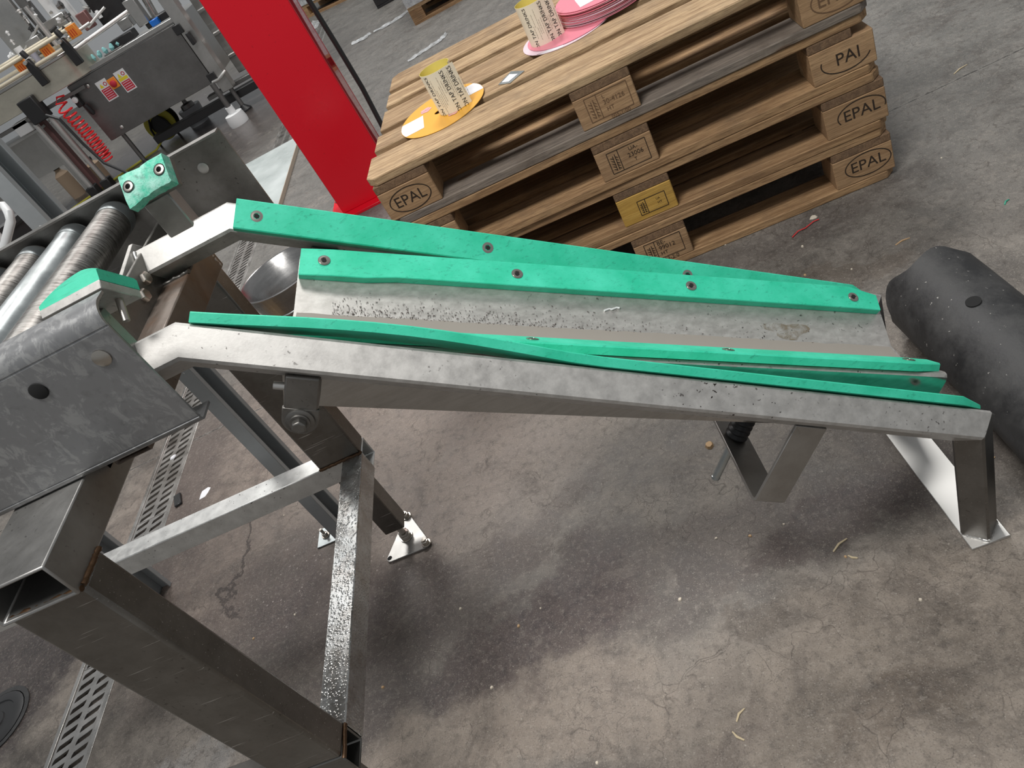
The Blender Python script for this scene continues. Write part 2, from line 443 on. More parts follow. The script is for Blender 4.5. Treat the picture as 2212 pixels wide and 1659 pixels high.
def rect_tube(b, axis, lo, hi, a0, a1, c0, c1, th=.004, fn=None):
    """square tube open at both ends; axis 0/1/2, cross-section limits a,c on the two other axes"""
    o = [i for i in range(3) if i != axis]
    def P(t_, a, c_):
        p = [0, 0, 0]; p[axis] = t_; p[o[0]] = a; p[o[1]] = c_
        return fn(*p) if fn else tuple(p)
    def ring(t_, e): return [P(t_, a0 + e, c0 + e), P(t_, a1 - e, c0 + e), P(t_, a1 - e, c1 - e), P(t_, a0 + e, c1 - e)]
    vs = ring(lo, 0) + ring(hi, 0) + ring(lo, th) + ring(hi, th)
    fs = []
    for j in range(4):
        k = (j + 1) % 4
        fs += [(j, k, 4 + k, 4 + j), (8 + j, 12 + j, 12 + k, 8 + k), (j, 8 + j, 8 + k, k), (4 + j, 4 + k, 12 + k, 12 + j)]
    return b.add(vs, fs)
def hexbolt(parent, name, c, d, r, h, washer=0., mat='bolt', parts=True):
    c = Vector(c); d = Vector(d).normalized()
    b = B()
    if washer:
        b.cyl(c, c + d * .003, washer, 24)
        c = c + d * .003
    u = d.orthogonal().normalized(); w_ = d.cross(u)
    hx = [(u * math.cos(PI / 3 * i + .2) + w_ * math.sin(PI / 3 * i + .2)) for i in range(6)]
    b.loft([[c + q * r for q in hx], [c + d * h * .85 + q * r for q in hx], [c + d * h + q * r * .82 for q in hx]])
    return b.build(name, mat, parent, .0006, 1)
def socket_screw(parent, c, d, r=.0075):
    c = Vector(c); d = Vector(d).normalized()
    s_ = B().lathe([(r, -.002), (r, .0008), (r * .85, .0012), (r * .55, .0012), (r * .5, -.001)], c, d, 18).build('screw', 'bolt', parent, smooth=True)
    B().cyl(c - d * .001, c - d * .0004, r * .5, 6).build('socket_recess', 'hole', s_)
    B().lathe([(r * 1.14, .0003), (r * 1.14, .0006), (r, .0006), (r, .0003)], c, d, 18).build('counterbore', 'hole', s_)
    return s_

# ------------------------------------------------------------------ the setting
XD0, XD1 = -1.185, -1.045
fl = B()
fl.box(XD1, 9, -4, 11, -.1, 0).box(-9, XD0, -4, 11, -.1, 0).box(XD0, XD1, -4, 6.4, -.1, -.06).box(XD0, XD1, 6.4, 11, -.1, 0).box(XD0, XD1, -4, -1.6, -.06, 0)
floor = struct(fl.build('floor', 'floor'))
M['wall'] = plain('painted_wall', (.66, .68, .70), .8)
struct(B().box(-9, 9, 11, 11.2, 0, 4.2).build('wall_back', 'wall'))
struct(B().box(-9.2, -9, -4, 11.2, 0, 4.2).build('wall_left', 'wall'))
# drain channel with slotted gratings
M['drain'] = steel('drain_steel', (.42, .40, .375), (.60, .58, .555), (.22, .4), 12, specks=.5, rust=.12)
dr_ = thing('drain_channel', ((XD0 + XD1) / 2, 2, 0), 'long slotted steel floor drain running across the concrete', 'drain')
for x0, x1 in ((XD0, XD0 + .014), (XD1 - .014, XD1)):
    B().box(x0, x1, -1.6, 6.4, -.03, .0015).build('frame_edge', 'drain', dr_, .001, 1)
def grate_mesh(y0, L):
    b = B(); xa, xb = XD0 + .0145, XD1 - .0145; wd = (xb - xa) / 2; n = 16; p = L / n
    for i in range(n):
        for j in range(2):
            cx0, cx1 = xa + j * wd, xa + (j + 1) * wd; cy0, cy1 = y0 + i * p, y0 + (i + 1) * p
            ys = .5 * p if j else 0
            mx, my = (cx0 + cx1) / 2, (cy0 + cy1) / 2
            hw, hh, sl = wd * .36, p * .24, p * .22
            hole = [(mx - hw, my - hh - sl), (mx + hw * .85, my - hh + sl * .9), (mx + hw, my + sl), (mx + hw, my + hh + sl), (mx - hw * .85, my + hh - sl * .9), (mx - hw, my - sl)]
            hole = [(x, min(max(y, cy0 + .001), cy1 - .001)) for x, y in hole]
            outr = [(cx0, cy0), (cx1, cy0), (cx1, my), (cx1, cy1), (cx0, cy1), (cx0, my)]
            z = -.001
            vs = [(x, y, z) for x, y in outr] + [(x, y, z) for x, y in hole] + [(x, y, z - .006) for x, y in hole]
            fs = []
            for k in range(6):
                m = (k + 1) % 6
                fs += [(k, m, 6 + m, 6 + k), (6 + k, 6 + m, 12 + m, 12 + k)]
            b.add(vs, fs)
    return b
g0 = grate_mesh(-1.6, .4985).build('grate', 'drain', dr_)
for i in range(1, 16):
    g = g0.copy(); COL.objects.link(g); g.location.y = g0.location.y + i * .5
gm = thing('gully_cover', (-1.43, -.655, 0), 'round black rubber gully cover on wet floor by the drain', 'cover')
B().lathe([(.085, 0), (.085, .004), (.075, .007), (.06, .007), (.058, .004), (.03, .004), (.028, .007), (0, .007)], (-1.43, -.655, 0)).build('lid', 'black', gm, smooth=True)
B().lathe([(.10, 0), (.10, .003), (.087, .003), (.087, 0)], (-1.43, -.655, 0)).build('rim', 'rubber', gm, smooth=True)

# ------------------------------------------------------------------ keg ramp stand (portal + rails)
YN, YF = -1.092, -.777
st = thing('ramp_stand', (-.2, -.93, 0), 'stainless steel keg ramp with two sloping rails and green sliding strips', 'ramp')
AR = math.radians(37.2)
cs, sn = math.cos(AR), math.sin(AR)
def RP(s, y, n): return Vector((s * cs + n * sn, y, -s * sn + n * cs))
path = [(-.157, .876), (-.003, .876), (.823, .2454), (.815, .006)]
def rail_secs(yc):
    secs = []
    r = .0297; ch = .0024
    for i, p in enumerate(path):
        t0 = Vector(path[i]) - Vector(path[i - 1]) if i else Vector(path[1]) - Vector(path[0])
        t1 = Vector(path[i + 1]) - Vector(path[i]) if i < len(path) - 1 else t0
        t0 = t0.normalized(); t1 = t1.normalized()
        n0 = Vector((-t0.y, t0.x)); n1 = Vector((-t1.y, t1.x))
        nn = (n0 + n1).normalized(); k = 1 / nn.dot(n0)
        sec = []
        for a, bb in ((1, 0), (0, 1), (-1, 0), (0, -1)):      # top, near, bottom, far
            e = ch / r
            for da in (-1, 1):
                # chamfered corner
                if a: va, vb = a * (1 - e), (e * da * (a))
                else: va, vb = -(e * da) * bb, bb * (1 - e)
                sec.append((va * r, -vb * r))
        # order by angle
        sec.sort(key=lambda q: math.atan2(q[1], q[0]))
        secs.append([Vector((p[0] + nn.x * k * a, yc + y, p[1] + nn.y * k * a)) for a, y in sec])
    return secs
for yc, nm in ((YN, 'near'), (YF, 'far')):
    sc_ = rail_secs(yc)
    rail = B().loft(sc_[:3]).build('rail', 'steel_rail', st, smooth=30)
    B().loft(sc_[2:]).build('rail_leg', 'steel_dark', st, smooth=30)
    sg = 1 if nm == 'near' else -1
    def bow(s):
        if nm == 'far': return 0.
        u = min(max((s + .525) / .46, 0), 1)
        return .0115 * math.sin(PI * u) ** 1.2
    # green strip on the inner upper face of the rail
    secs = []
    s0, s1 = -.5265, (.512 if nm == 'near' else .495)
    N_ = 26
    for i in range(N_ + 1):
        s = s0 + (s1 - s0) * i / N_
        base = .0204 + bow(s)
        top = base + (.0125 if i < N_ else .006)
        hw0, hw1 = (-.0215, .0225)
        if i == N_: hw1 = .008
        q = []
        for a, h in ((hw0, base), (hw1, base), (hw1, top - .0015), (hw1 - .0015, top), (hw0 + .0015, top), (hw0, top - .0015)):
            # a runs from the rail's inner corner up to its top edge, h along the face normal
            yv = (-a / math.sqrt(2) + h / math.sqrt(2)) * sg
            nv = (a / math.sqrt(2) + h / math.sqrt(2))
            q.append(RP(s, yc + yv, .6975 + nv))
        secs.append(q)
    pad = B().loft(secs).build('green_strip', 'green', rail, smooth=30)
    pad['label'] = 'green plastic sliding strip screwed to the rail'
    d = RP(0, sg / math.sqrt(2), 1 / math.sqrt(2)) - RP(0, 0, 0)
    for s in (-.497, -.165, .158, .44):
        h = .0204 + bow(s) + .0122
        c_ = RP(s, yc + sg * h / math.sqrt(2), .6975 + h / math.sqrt(2))
        sd = B().lathe([(.0085, .0002), (.0085, .0005), (.0072, .0005), (.0072, .0009), (.0045, .0011), (.004, -.0005)], c_, d, 18).build('screw', 'bolt', rail, smooth=True)
        B().cyl(c_ + d * .0002, c_ + d * .0011, .0038, 6).build('socket_recess', 'hole', rail)
    # pivot lug below the rail
    fy = yc - sg * .022
    lg = B().prism([(-.421, .632), (-.381, .632), (-.381, .682), (-.421, .682)], lambda s, n: RP(s, yc - .022, n), lambda s, n: RP(s, yc + .02, n)).build('pivot_lug', 'steel_dark', st, .0025)
    yl = yc - .0225 if nm == 'near' else yc + .0165
    pts = [(-.401 + .0215 * math.cos(a), .6185 + .0215 * math.sin(a)) for a in [PI + PI * i / 14 for i in range(15)]] + [(-.3795, .636), (-.4225, .636)]
    B().prism(pts, lambda s, n: RP(s, yl, n), lambda s, n: RP(s, yl + .006, n)).build('pivot_tab', 'steel_dark', lg, .001, 1)
    B().lathe([(.0175, 0), (.0175, .0025), (.0165, .0032), (.006, .0032)], RP(-.401, yl, .6185), (0, -1, 0), 28).build('washer', 'steel_dark', lg, smooth=True)
    hexbolt(lg, 'pivot_bolt', RP(-.401, yl - .003, .6185), (0, -1, 0), .0095, .009, .0125, 'steel_dark')
    B().cyl(RP(-.434, yc - .012, .660), RP(-.42, yc - .012, .660), .0048, 14).build('locking_pin', 'weld_bright', lg, smooth=True)
# weld beads where the rails meet the plates and cross tube
def bead(parent, a, b_, r=.003, mat='weld_bright', name='weld_bead', n=9):
    a = Vector(a); b_ = Vector(b_); pts = []
    for i in range(n * 2 + 1):
        p = a.lerp(b_, i / (n * 2))
        pts.append(p + Vector((random.uniform(-1, 1), random.uniform(-1, 1), random.uniform(-1, 1))) * r * .25)
    return B().tube(pts, r, 8).build(name, mat, parent, smooth=60)
for yc in (YN, YF):
    bead(st, (-.154, yc - .028, .876), (-.154, yc - .002, .9035), .0032)
bead(st, (-.150, YF - .018, .848), (-.098, YF - .018, .848), .0035, 'steel_dark')
bead(st, (.823, YN - .0275, .2452), (.848, YN, .258), .0022, 'steel_dark')
# cross tube and bolted end plate
b = B(); rect_tube(b, 1, -1.135, -.69, -.152, -.100, .797, .847)
cross = b.build('cross_tube', 'stained', st, .002, 1)
plate = B().prism([(-1.14, .80), (-.742, .80), (-.742, .895), (-.762, .912), (-.80, .907), (-.89, .895), (-1.05, .895), (-1.075, .912), (-1.14, .90)],
                  lambda y, z: (-.164, y, z), lambda y, z: (-.157, y, z)).build('end_plate', 'steel_rail', st, .001, 1)
for y, z in ((-.824, .876), (-.857, .866), (-1.0, .87), (-1.03, .865)):
    hexbolt(plate, 'hex_bolt', (-.157, y, z), (1, 0, .1), .0105, .017, .0145)
# portal
b = B(); rect_tube(b, 1, -1.302, -.585, -.2575, -.157, .776, .826)
beam = b.build('top_beam', 'steel', st, .004, 2)
B().box(-.2575, -.157, -.637, -.587, .30, .776).build('upright_post', 'steel_post', st, .005, 2)
lean = lambda x, y, z: (x, y + (-.020 * (z - .30) / .476), z)
b = B(); rect_tube(b, 2, .30, .776, -.2575, -.157, -1.273, -1.222, .004, lean)
B().loft([[lean(-.2575, -1.273, z), lean(-.157, -1.273, z), lean(-.157, -1.222, z), lean(-.2575, -1.222, z)] for z in (.30, .776)]).build('upright_post', 'steel_post', st, .005, 2)
for y0, y1, x0 in ((-.637, -.587, -1.25), (-1.273, -1.223, -1.0)):
    b = B(); rect_tube(b, 0, x0, -.157, y0, y1, .25, .30)
    b.build('base_bar', 'steel_bright' if y0 > -1 else 'steel_dark', st, .003, 1)
b = B(); rect_tube(b, 1, -1.2225, -.6375, -.2045, -.1555, .25, .30)
b.build('cross_bar', 'steel_wet', st, .003, 1)
# weld seams with heat tint
M['tint'] = plain('heat_tinted_weld', (.10, .055, .028), .4, .6)
for a_, b_ in (((-.257, -.638, .3015), (-.205, -.638, .3015)), ((-.205, -.638, .3015), (-.157, -.638, .3015)), ((-.156, -1.2235, .299), (-.156, -1.273, .297)),
               ((-.2575, -1.295, .777), (-.157, -1.295, .777)), ((-.156, -1.292, .777), (-.156, -1.242, .777)), ((-.156, -.635, .777), (-.156, -.59, .777))):
    bead(st, a_, b_, .0034, 'tint')
bead(st, (-.106, -.70, .80), (-.106, -.70, .845), .006, 'tint')
# lower legs and levelling feet
tri = [(-.280, -.666), (-.220, -.532), (-.1555, -.667)]
def round_poly(pts, r, n=6):
    out = []
    for i, p in enumerate(pts):
        p = Vector(p); a = (Vector(pts[i - 1]) - p).normalized(); c_ = (Vector(pts[(i + 1) % len(pts)]) - p).normalized()
        ang = a.angle(c_); dd = r / math.tan(ang / 2); cen = p + (a + c_).normalized() * (r / math.sin(ang / 2))
        q0 = p + a * dd - cen; q1 = p + c_ * dd - cen
        a0 = math.atan2(q0.y, q0.x); a1 = math.atan2(q1.y, q1.x)
        while a1 - a0 > PI: a1 -= 2 * PI
        while a1 - a0 < -PI: a1 += 2 * PI
        for k in range(n + 1):
            t_ = a0 + (a1 - a0) * k / n
            out.append((cen.x + r * math.cos(t_), cen.y + r * math.sin(t_)))
    return out
for dy, x_ in ((0, 0), (-.634, 0), (0, -.74)):
    b = B(); rect_tube(b, 2, .058, .25, -.2455 + x_, -.1965 + x_, -.6365 + dy, -.5885 + dy)
    lg = b.build('lower_leg', 'steel_post', st, .003, 1)
    B().box(-.243 + x_, -.199 + x_, -.634 + dy, -.591 + dy, .060, .066).build('end_cap', 'steel_dark', lg)
    B().cyl((-.221 + x_, -.6125 + dy, .004), (-.221 + x_, -.6125 + dy, .07), .0075, 14).build('levelling_rod', 'bolt', lg, smooth=True)
    fp = B().prism(round_poly(tri, .012), lambda x, y: (x + x_, y + dy, 0), lambda x, y: (x + x_, y + dy, .006)).build('foot_plate', 'steel', st, .001, 1)
    hexbolt(fp, 'rod_nut', (-.221 + x_, -.6125 + dy, .006), (0, 0, 1), .0145, .010, .016)
    hexbolt(fp, 'rod_nut', (-.221 + x_, -.6125 + dy, .019), (0, 0, 1), .013, .007)
    for bx, by in ((-.2205, -.549), (-.170, -.6565)):
        hexbolt(fp, 'anchor_bolt', (bx + x_, by + dy, .006), (0, 0, 1), .009, .009, .0115)
        B().cyl((bx + x_, by + dy, .014), (bx + x_, by + dy, .022), .0048, 12).build('anchor_stud', 'bolt', fp, smooth=True)
    B().cyl((-.266 + x_, -.655 + dy, .0058), (-.266 + x_, -.655 + dy, .0064), .006, 16).build('bolt_hole', 'hole', fp)
# floor strip that joins the two rail legs
B().box(.7868, .8465, -1.1228, -.744, 0, .005).build('floor_strip', 'weld_bright', st, .0008, 1)
M['strip'] = steel('bright_floor_strip', (.50, .48, .455), (.62, .60, .575), (.35, .5), 14, specks=.4)
st.children[-1].data.materials[0] = M['strip']
for yc in (YN, YF):
    bead(st, (.789, yc, .006), (.8145, yc - .028, .006), .003)
    bead(st, (.8145, yc - .028, .006), (.842, yc, .006), .003)
# U strap under the rails with spring buffer
sp = [(-1.103, .672), (-1.103, .524), (-.766, .524), (-.766, .672)]
def thick(poly, th):
    n = len(poly); nor = []
    for i in range(n - 1):
        d_ = (Vector(poly[i + 1]) - Vector(poly[i])).normalized(); nor.append(Vector((-d_.y, d_.x)))
    o = []
    for i in range(n):
        a = nor[max(i - 1, 0)]; c_ = nor[min(i, n - 2)]
        m = (a + c_).normalized(); o.append(Vector(poly[i]) + m * th / m.dot(a))
    return [tuple(p) for p in poly] + [tuple(p) for p in reversed(o)]
sp2 = []
for p, q in zip(sp, sp[1:]):
    sp2.append(p)
sp2.append(sp[-1])
sp_r = [sp[0], (-1.103, .532), (-1.0985, .526), (-1.09, .524), (-.779, .524), (-.7705, .526), (-.766, .532), sp[-1]]
strap = B().prism(thick(sp_r, .005), lambda y, n: RP(.2375, y, n), lambda y, n: RP(.284, y, n)).build('u_strap', 'steel', st, .0006, 1)
B().cyl(RP(.2605, -.958, .437), RP(.2605, -.958, .61), .0068, 16).build('threaded_rod', 'galv', strap, smooth=True)
prof = []
for i in range(8):
    h = .010 * i
    prof += [(.0135, h), (.0178, h + .0035), (.0178, h + .0065), (.0135, h + .0095)]
B().lathe(prof, RP(.2605, -.958, .5295), RP(0, 0, 1) - RP(0, 0, 0), 24).build('spring_bellows', 'black', strap, smooth=70)
B().prism([(-.97, .516), (-.946, .516), (-.946, .5235), (-.97, .5235)], lambda y, n: RP(.2485, y, n), lambda y, n: RP(.2725, y, n)).build('lock_nut', 'bolt', strap, .001, 1)
for k in range(18):
    n = .440 + k * .0042
    B().lathe([(.0066, 0), (.0075, .0012), (.0066, .0024)], RP(.2605, -.958, n), RP(0, 0, 1) - RP(0, 0, 0), 14).build('rod_thread', 'galv', strap, smooth=True) if k < 1 else None
# inclined guide blocks above the rail starts
for yc, sg in ((YN, 1), (YF, -1)):
    gx0, gx1 = (-.090, -.013) if sg > 0 else (-.099, -.027)
    B().prism([(-.02, 0), (.02, 0), (.02, 1), (-.02, 1)], lambda a, h: (-.105 + (.02 + a) + .0, 0, 0), lambda a, h: (0, 0, 0)) if False else None
    ca = -.068 if sg > 0 else -.072
    arm = B(); yb = yc - sg * .008
    arm.box(ca - .021, ca + .021, yb - .015, yb + .015, .885, .955)
    arm = arm.build('guide_arm', 'steel', st, .002, 1)
    def G(x, a, h):   # a along the face (up, outward), h along the inward normal
        return Vector((x, yc - sg * a / math.sqrt(2) + sg * h / math.sqrt(2), .957 + a / math.sqrt(2) + h / math.sqrt(2)))
    gp = B()
    ga, gb = (-.026, .034) if sg > 0 else (-.006, .036)
    P4 = [(ga, 0), (gb, 0), (gb, .010), (ga, .010)]
    gp.loft([[G(gx0, a, h) for a, h in P4], [G(gx1, a, h) for a, h in P4]])
    gp = gp.build('guide_plate', 'steel_rail' if sg > 0 else 'steel_dark', arm, .0008, 1)
    secs = []
    L = gx1 - gx0
    N_ = 16
    for i in range(N_ + 1):
        u = i / N_
        if sg > 0:
            hgt = .003 + .017 * math.sin(PI * (.02 + u * .62)) ** .8 * (1 - .35 * max(0, (u - .7) / .3) ** 2)
            ww = .006
        else:
            hgt = .018 - .004 * math.exp(-((u - .4) / .15) ** 2) + random.uniform(-.0008, .0008)
            ww = .008 * max(0, 1 - u * 3) + random.uniform(0, .0015)
        secs.append([G(gx0 + L * u, a, h) for a, h in ((ga - .001 - (ww if sg < 0 else 0), .010), (gb - .001, .010), (gb - .001, .010 + hgt * .9), (gb - .004, .010 + hgt), (ga + .003, .010 + hgt), (ga - .001 - (ww if sg < 0 else 0), .010 + hgt * .85))])
    gg = B().loft(secs).build('guide_pad', 'green' if sg > 0 else 'green_frayed', arm, smooth=35)
    gg['label'] = 'domed green plastic guide pad' if sg > 0 else 'frayed worn green plastic guide pad'
    for u in ((.14, .86) if sg < 0 else ()):
        socket_screw(arm, G(gx0 + L * u, .014, .0282), G(0, 0, 1) - G(0, 0, 0), .0075)
    if sg > 0:
        B().cyl(G(gx1 - .012, -.004, 0), G(gx1 - .012, -.004, -.026), .0042, 12).build('guide_stud', 'bolt', arm, smooth=True)

# ------------------------------------------------------------------ tilting trough between the rails
AT = math.radians(33.4); ct, s_t = math.cos(AT), math.sin(AT); YC = -.935
def TP(s, y, n): return Vector((s * ct + n * s_t, YC + y, -s * s_t + n * ct))
tr = thing('tilting_trough', TP(.06, 0, .60), 'folded stainless steel tilting trough between the ramp rails with green edge strips', 'trough')
half = [(-.112, .613), (-.112, .700), (-.1105, .706), (-.1065, .7095), (-.1015, .7095), (-.018, .6715)]
prof = half + [(-a, n) for a, n in reversed(half)]
SA, SB = -.387, .517
trough = B().prism(thick(prof, -.0025), lambda y, n: TP(SA, y, n), lambda y, n: TP(SB, y, n)).build('folded_sheet', 'steel_trough', tr, smooth=25)
trough.data.materials.append(M['skirt'])
for p_ in trough.data.polygons:
    if abs(p_.normal.y) > .95: p_.material_index = 1
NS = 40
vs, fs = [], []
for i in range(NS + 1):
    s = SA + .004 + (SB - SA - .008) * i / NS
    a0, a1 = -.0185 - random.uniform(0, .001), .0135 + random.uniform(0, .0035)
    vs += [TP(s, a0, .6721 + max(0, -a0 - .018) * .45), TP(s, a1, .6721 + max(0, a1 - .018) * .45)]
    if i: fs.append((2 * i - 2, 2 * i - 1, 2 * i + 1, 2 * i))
B().add(vs, fs).build('dull_strip', 'dull_strip', tr)  # dull grey-brown strip, darker than the sheet, along the flat trough bottom
sm = []
for i in range(20):
    a = 2 * PI * i / 20; r1 = 1 + .25 * math.sin(3 * a) + random.uniform(-.12, .12)
    yy = .034 + .014 * r1 * math.sin(a)
    sm.append(TP(.345 + .035 * r1 * math.cos(a), yy, .6719 + max(0, yy - .018) * .4551))
t = T('olive_brown_smear'); k = t.noise(t.co(), 42, 6, .75, .5)
M['smear'] = t.out((.20, .155, .095), .7, Alpha=t.rng(k, .44, .66, 0, .75))
B().add(sm, [tuple(range(20))]).build('brown_smear', 'smear', tr)
ang = math.atan2(.7095 - .6715, .1015 - .018)
for sg in (-1, 1):
    secs = []; N_ = 20
    s0, s1 = SA + .002, SB - .008
    for i in range(N_ + 1):
        s = s0 + (s1 - s0) * i / N_
        e0, e1 = .072, .111
        h = .0125
        if i == 0: h = .010
        if i == N_: h = .0115; e1 = .100
        if i <= 2 and sg > 0: e0 = .068
        q = []
        for e, k in ((e0, .0002), (e1, .0002), (e1, h - .002), (e1 - .002, h), (e0 + .001, h), (e0, h - .001)):
            dist = (e - .018) / math.cos(ang)
            yv = .018 + dist * math.cos(ang) - k * math.sin(ang); nv = .6715 + dist * math.sin(ang) + k * math.cos(ang)
            q.append(TP(s, sg * yv, nv))
        secs.append(q)
    # end skew
    pd = B().loft(secs).build('edge_strip', 'green', tr, smooth=30)
    pd['label'] = 'green plastic strip on the trough edge'
    nd = TP(0, -sg * math.sin(ang), math.cos(ang)) - TP(0, 0, 0)
    for s in (-.352, -.076, .194, .466):
        e = .091; dist = (e - .018) / math.cos(ang); k = .0127
        cc = TP(s, sg * (.018 + dist * math.cos(ang) - k * math.sin(ang)), .6715 + dist * math.sin(ang) + k * math.cos(ang))
        sc_ = B().lathe([(.0085, .0002), (.0085, .0005), (.0072, .0005), (.0072, .0009), (.0045, .0011), (.004, -.0005)], cc, nd, 18).build('screw', 'bolt', pd, smooth=True)
        B().cyl(cc + nd * .0002, cc + nd * .0011, .0036, 6).build('socket_recess', 'hole', pd)
# residue on the trough floor
ps = B()
for _ in range(800):
    s = SA + .05 + abs(random.gauss(0, .24)); y = .014 + abs(random.gauss(0, .013)) ; k = random.uniform(.00022, .0006)
    if s > .45: continue
    n = .6722 + max(0, (y - .018)) * math.tan(ang)
    c_ = TP(s, y, n); ln = k * random.choice((1, 1, 1.5, 3)); a = random.random() * PI
    u = (TP(math.cos(a), math.sin(a), 0) - TP(0, 0, 0)) * ln; v_ = (TP(-math.sin(a), math.cos(a), 0) - TP(0, 0, 0)) * k; h = (TP(0, 0, 1) - TP(0, 0, 0)) * k * .6
    ps.add([c_ - u - v_, c_ + u - v_, c_ + u + v_, c_ - u + v_, c_ + h], [(0, 1, 4), (1, 2, 4), (2, 3, 4), (3, 0, 4), (3, 2, 1, 0)])
M['residue'] = plain('dried_brown_residue', (.035, .014, .010), .7)
ro = ps.build('brown_residue', 'residue', tr); ro['kind'] = 'stuff'
pb = [TP(.055 + i * .004, .047 + (i % 3) * .0012 + i * .0009, .686 + i * .0005) for i in range(7)]
ft = tag(B().tube(pb, .0016, 6).build('thread_scrap', 'white', None, smooth=True, loc=pb[0]), 'tiny white fibre scrap lying on the trough wing', 'scrap')

# ------------------------------------------------------------------ roller conveyor
cv = thing('roller_conveyor', (-.6, -.91, .826), 'steel roller conveyor with scuffed rollers between folded side channels', 'conveyor')
XE = -1.45
def channel(yw, sg, z0, z1, fl_, r, x1, name, mat, rt=None):
    # web at yw, flanges toward sg
    pr_ = [(yw + sg * .034, z0)]
    pr_ += [(yw + sg * (r - r * math.sin(a)), z0 + r - r * math.cos(a)) for a in [PI / 2 * i / 5 for i in range(6)]]
    if sg > 0:   # shallow pressed creases beside the folds
        pr_ += [(yw, .8338), (yw + .0011, .8345), (yw + .0003, .8362), (yw + .0003, .9645), (yw + .0011, .9662), (yw, .9672)]
    r = rt or r
    pr_ += [(yw + sg * (r - r * math.cos(a)), z1 - r + r * math.sin(a)) for a in [PI / 2 * i / 7 for i in range(8)]]
    pr_ += [(yw + sg * fl_, z1)]
    return B().prism(thick(pr_, -.003 * sg if True else 0), lambda y, z: (XE, y, z), lambda y, z: (x1, y, z)).build(name, mat, cv, smooth=25)
nc = channel(-1.180, 1, .826, .988, .034, .0075, .005, 'side_channel', 'steel_panel', .020)
fc = channel(-.638, -1, .826, .970, .022, .004, .011, 'side_channel', 'steel_far')
for x, z, mt in ((-.026, .94, 'bolt'), (-.106, .939, 'hole'), (-.186, .94, 'bolt')):
    B().lathe([(.0095, 0), (.0095, .0012), (.008, .0018), (0, .0018)], (x, -1.180, z), (0, -1, 0), 20).build('rivet' if mt == 'bolt' else 'web_hole', mt, nc, smooth=True)
B().lathe([(.0085, 0), (.0085, .0014), (.006, .002), (0, .002)], (-.047, -.641, .929), (0, -1, 0), 20).build('rivet', 'weld_bright', fc, smooth=True)
for i in range(14):
    x = -.207 - .079 * i
    rl = B().cyl((x, -1.166, .929), (x, -.652, .929), .0265, 32).build('roller', 'galv' if i == 1 else 'steel_roller', cv, smooth=30)
    for y in (-1.152, -.668):
        B().lathe([(.0272, -.012), (.0275, -.011), (.0275, .011), (.0272, .012)], (x, y, .929), (0, 1, 0), 32).build('end_ring', 'ring', rl, smooth=30)
M['axle'] = plain('axle_steel', (.25, .24, .23), .4, .9)  # plain mid-grey metal
B().box(-.150, -.144, -1.15, -.66, .835, .90).build('end_tie', 'steel_dark', cv, .001, 1)

# ------------------------------------------------------------------ grey fence posts with bracket feet
def cpost(x, y, top, label):
    p = thing('grey_post', (x, y, 0), label, 'post', 'grey channel posts')
    hw, d, th = .036, .034, .003
    pts = [(-hw, 0), (hw, 0), (hw, d), (hw - .014, d), (hw - .014, d - th), (hw - th, d - th), (hw - th, th), (-hw + th, th), (-hw + th, d - th), (-hw + .014, d - th), (-hw + .014, d), (-hw, d)]
    pts = [(q[1] * 1.0, q[0]) for q in pts]      # opening towards +x
    pr_ = B().prism(pts, lambda a, c_: (x + a - d / 2, y + c_, .0), lambda a, c_: (x + a - d / 2, y + c_, top)).build('profile', 'grey_paint', p, .0008, 1)
    B().box(x - .075, x - .012, y - .03, y + .03, 0, .004).build('bracket_base', 'galv', p, .0006, 1)
    B().box(x - d / 2 - .004, x - d / 2 - .0002, y - .03, y + .03, 0, .085).build('bracket_upright', 'galv', p, .0006, 1)
    hexbolt(p, 'anchor_bolt', (x - .052, y, .004), (0, 0, 1), .008, .008, .011)
    B().cyl((x - .052, y, .01), (x - .052, y, .03), .004, 10).build('anchor_stud', 'bolt', p, smooth=True)
    return p
gp1 = cpost(-.40, -.495, 1.75, 'tall grey steel channel post right behind the roller conveyor')
for z0 in (.93, .60):
    vs, fs = lines_geo([((i * .007 - .02, -.004 + (i % 2) * .002), (i * .007 - .02 + .003, .004 - (i % 3) * .002)) for i in range(6)], .0008)
    B().add([(-.397 + v_[1], -.5315, z0 - v_[0]) for v_ in vs], fs).build('worn_print', 'white_print', gp1)
cpost(-.965, -.455, .80, 'short grey steel channel post next to the slotted drain')
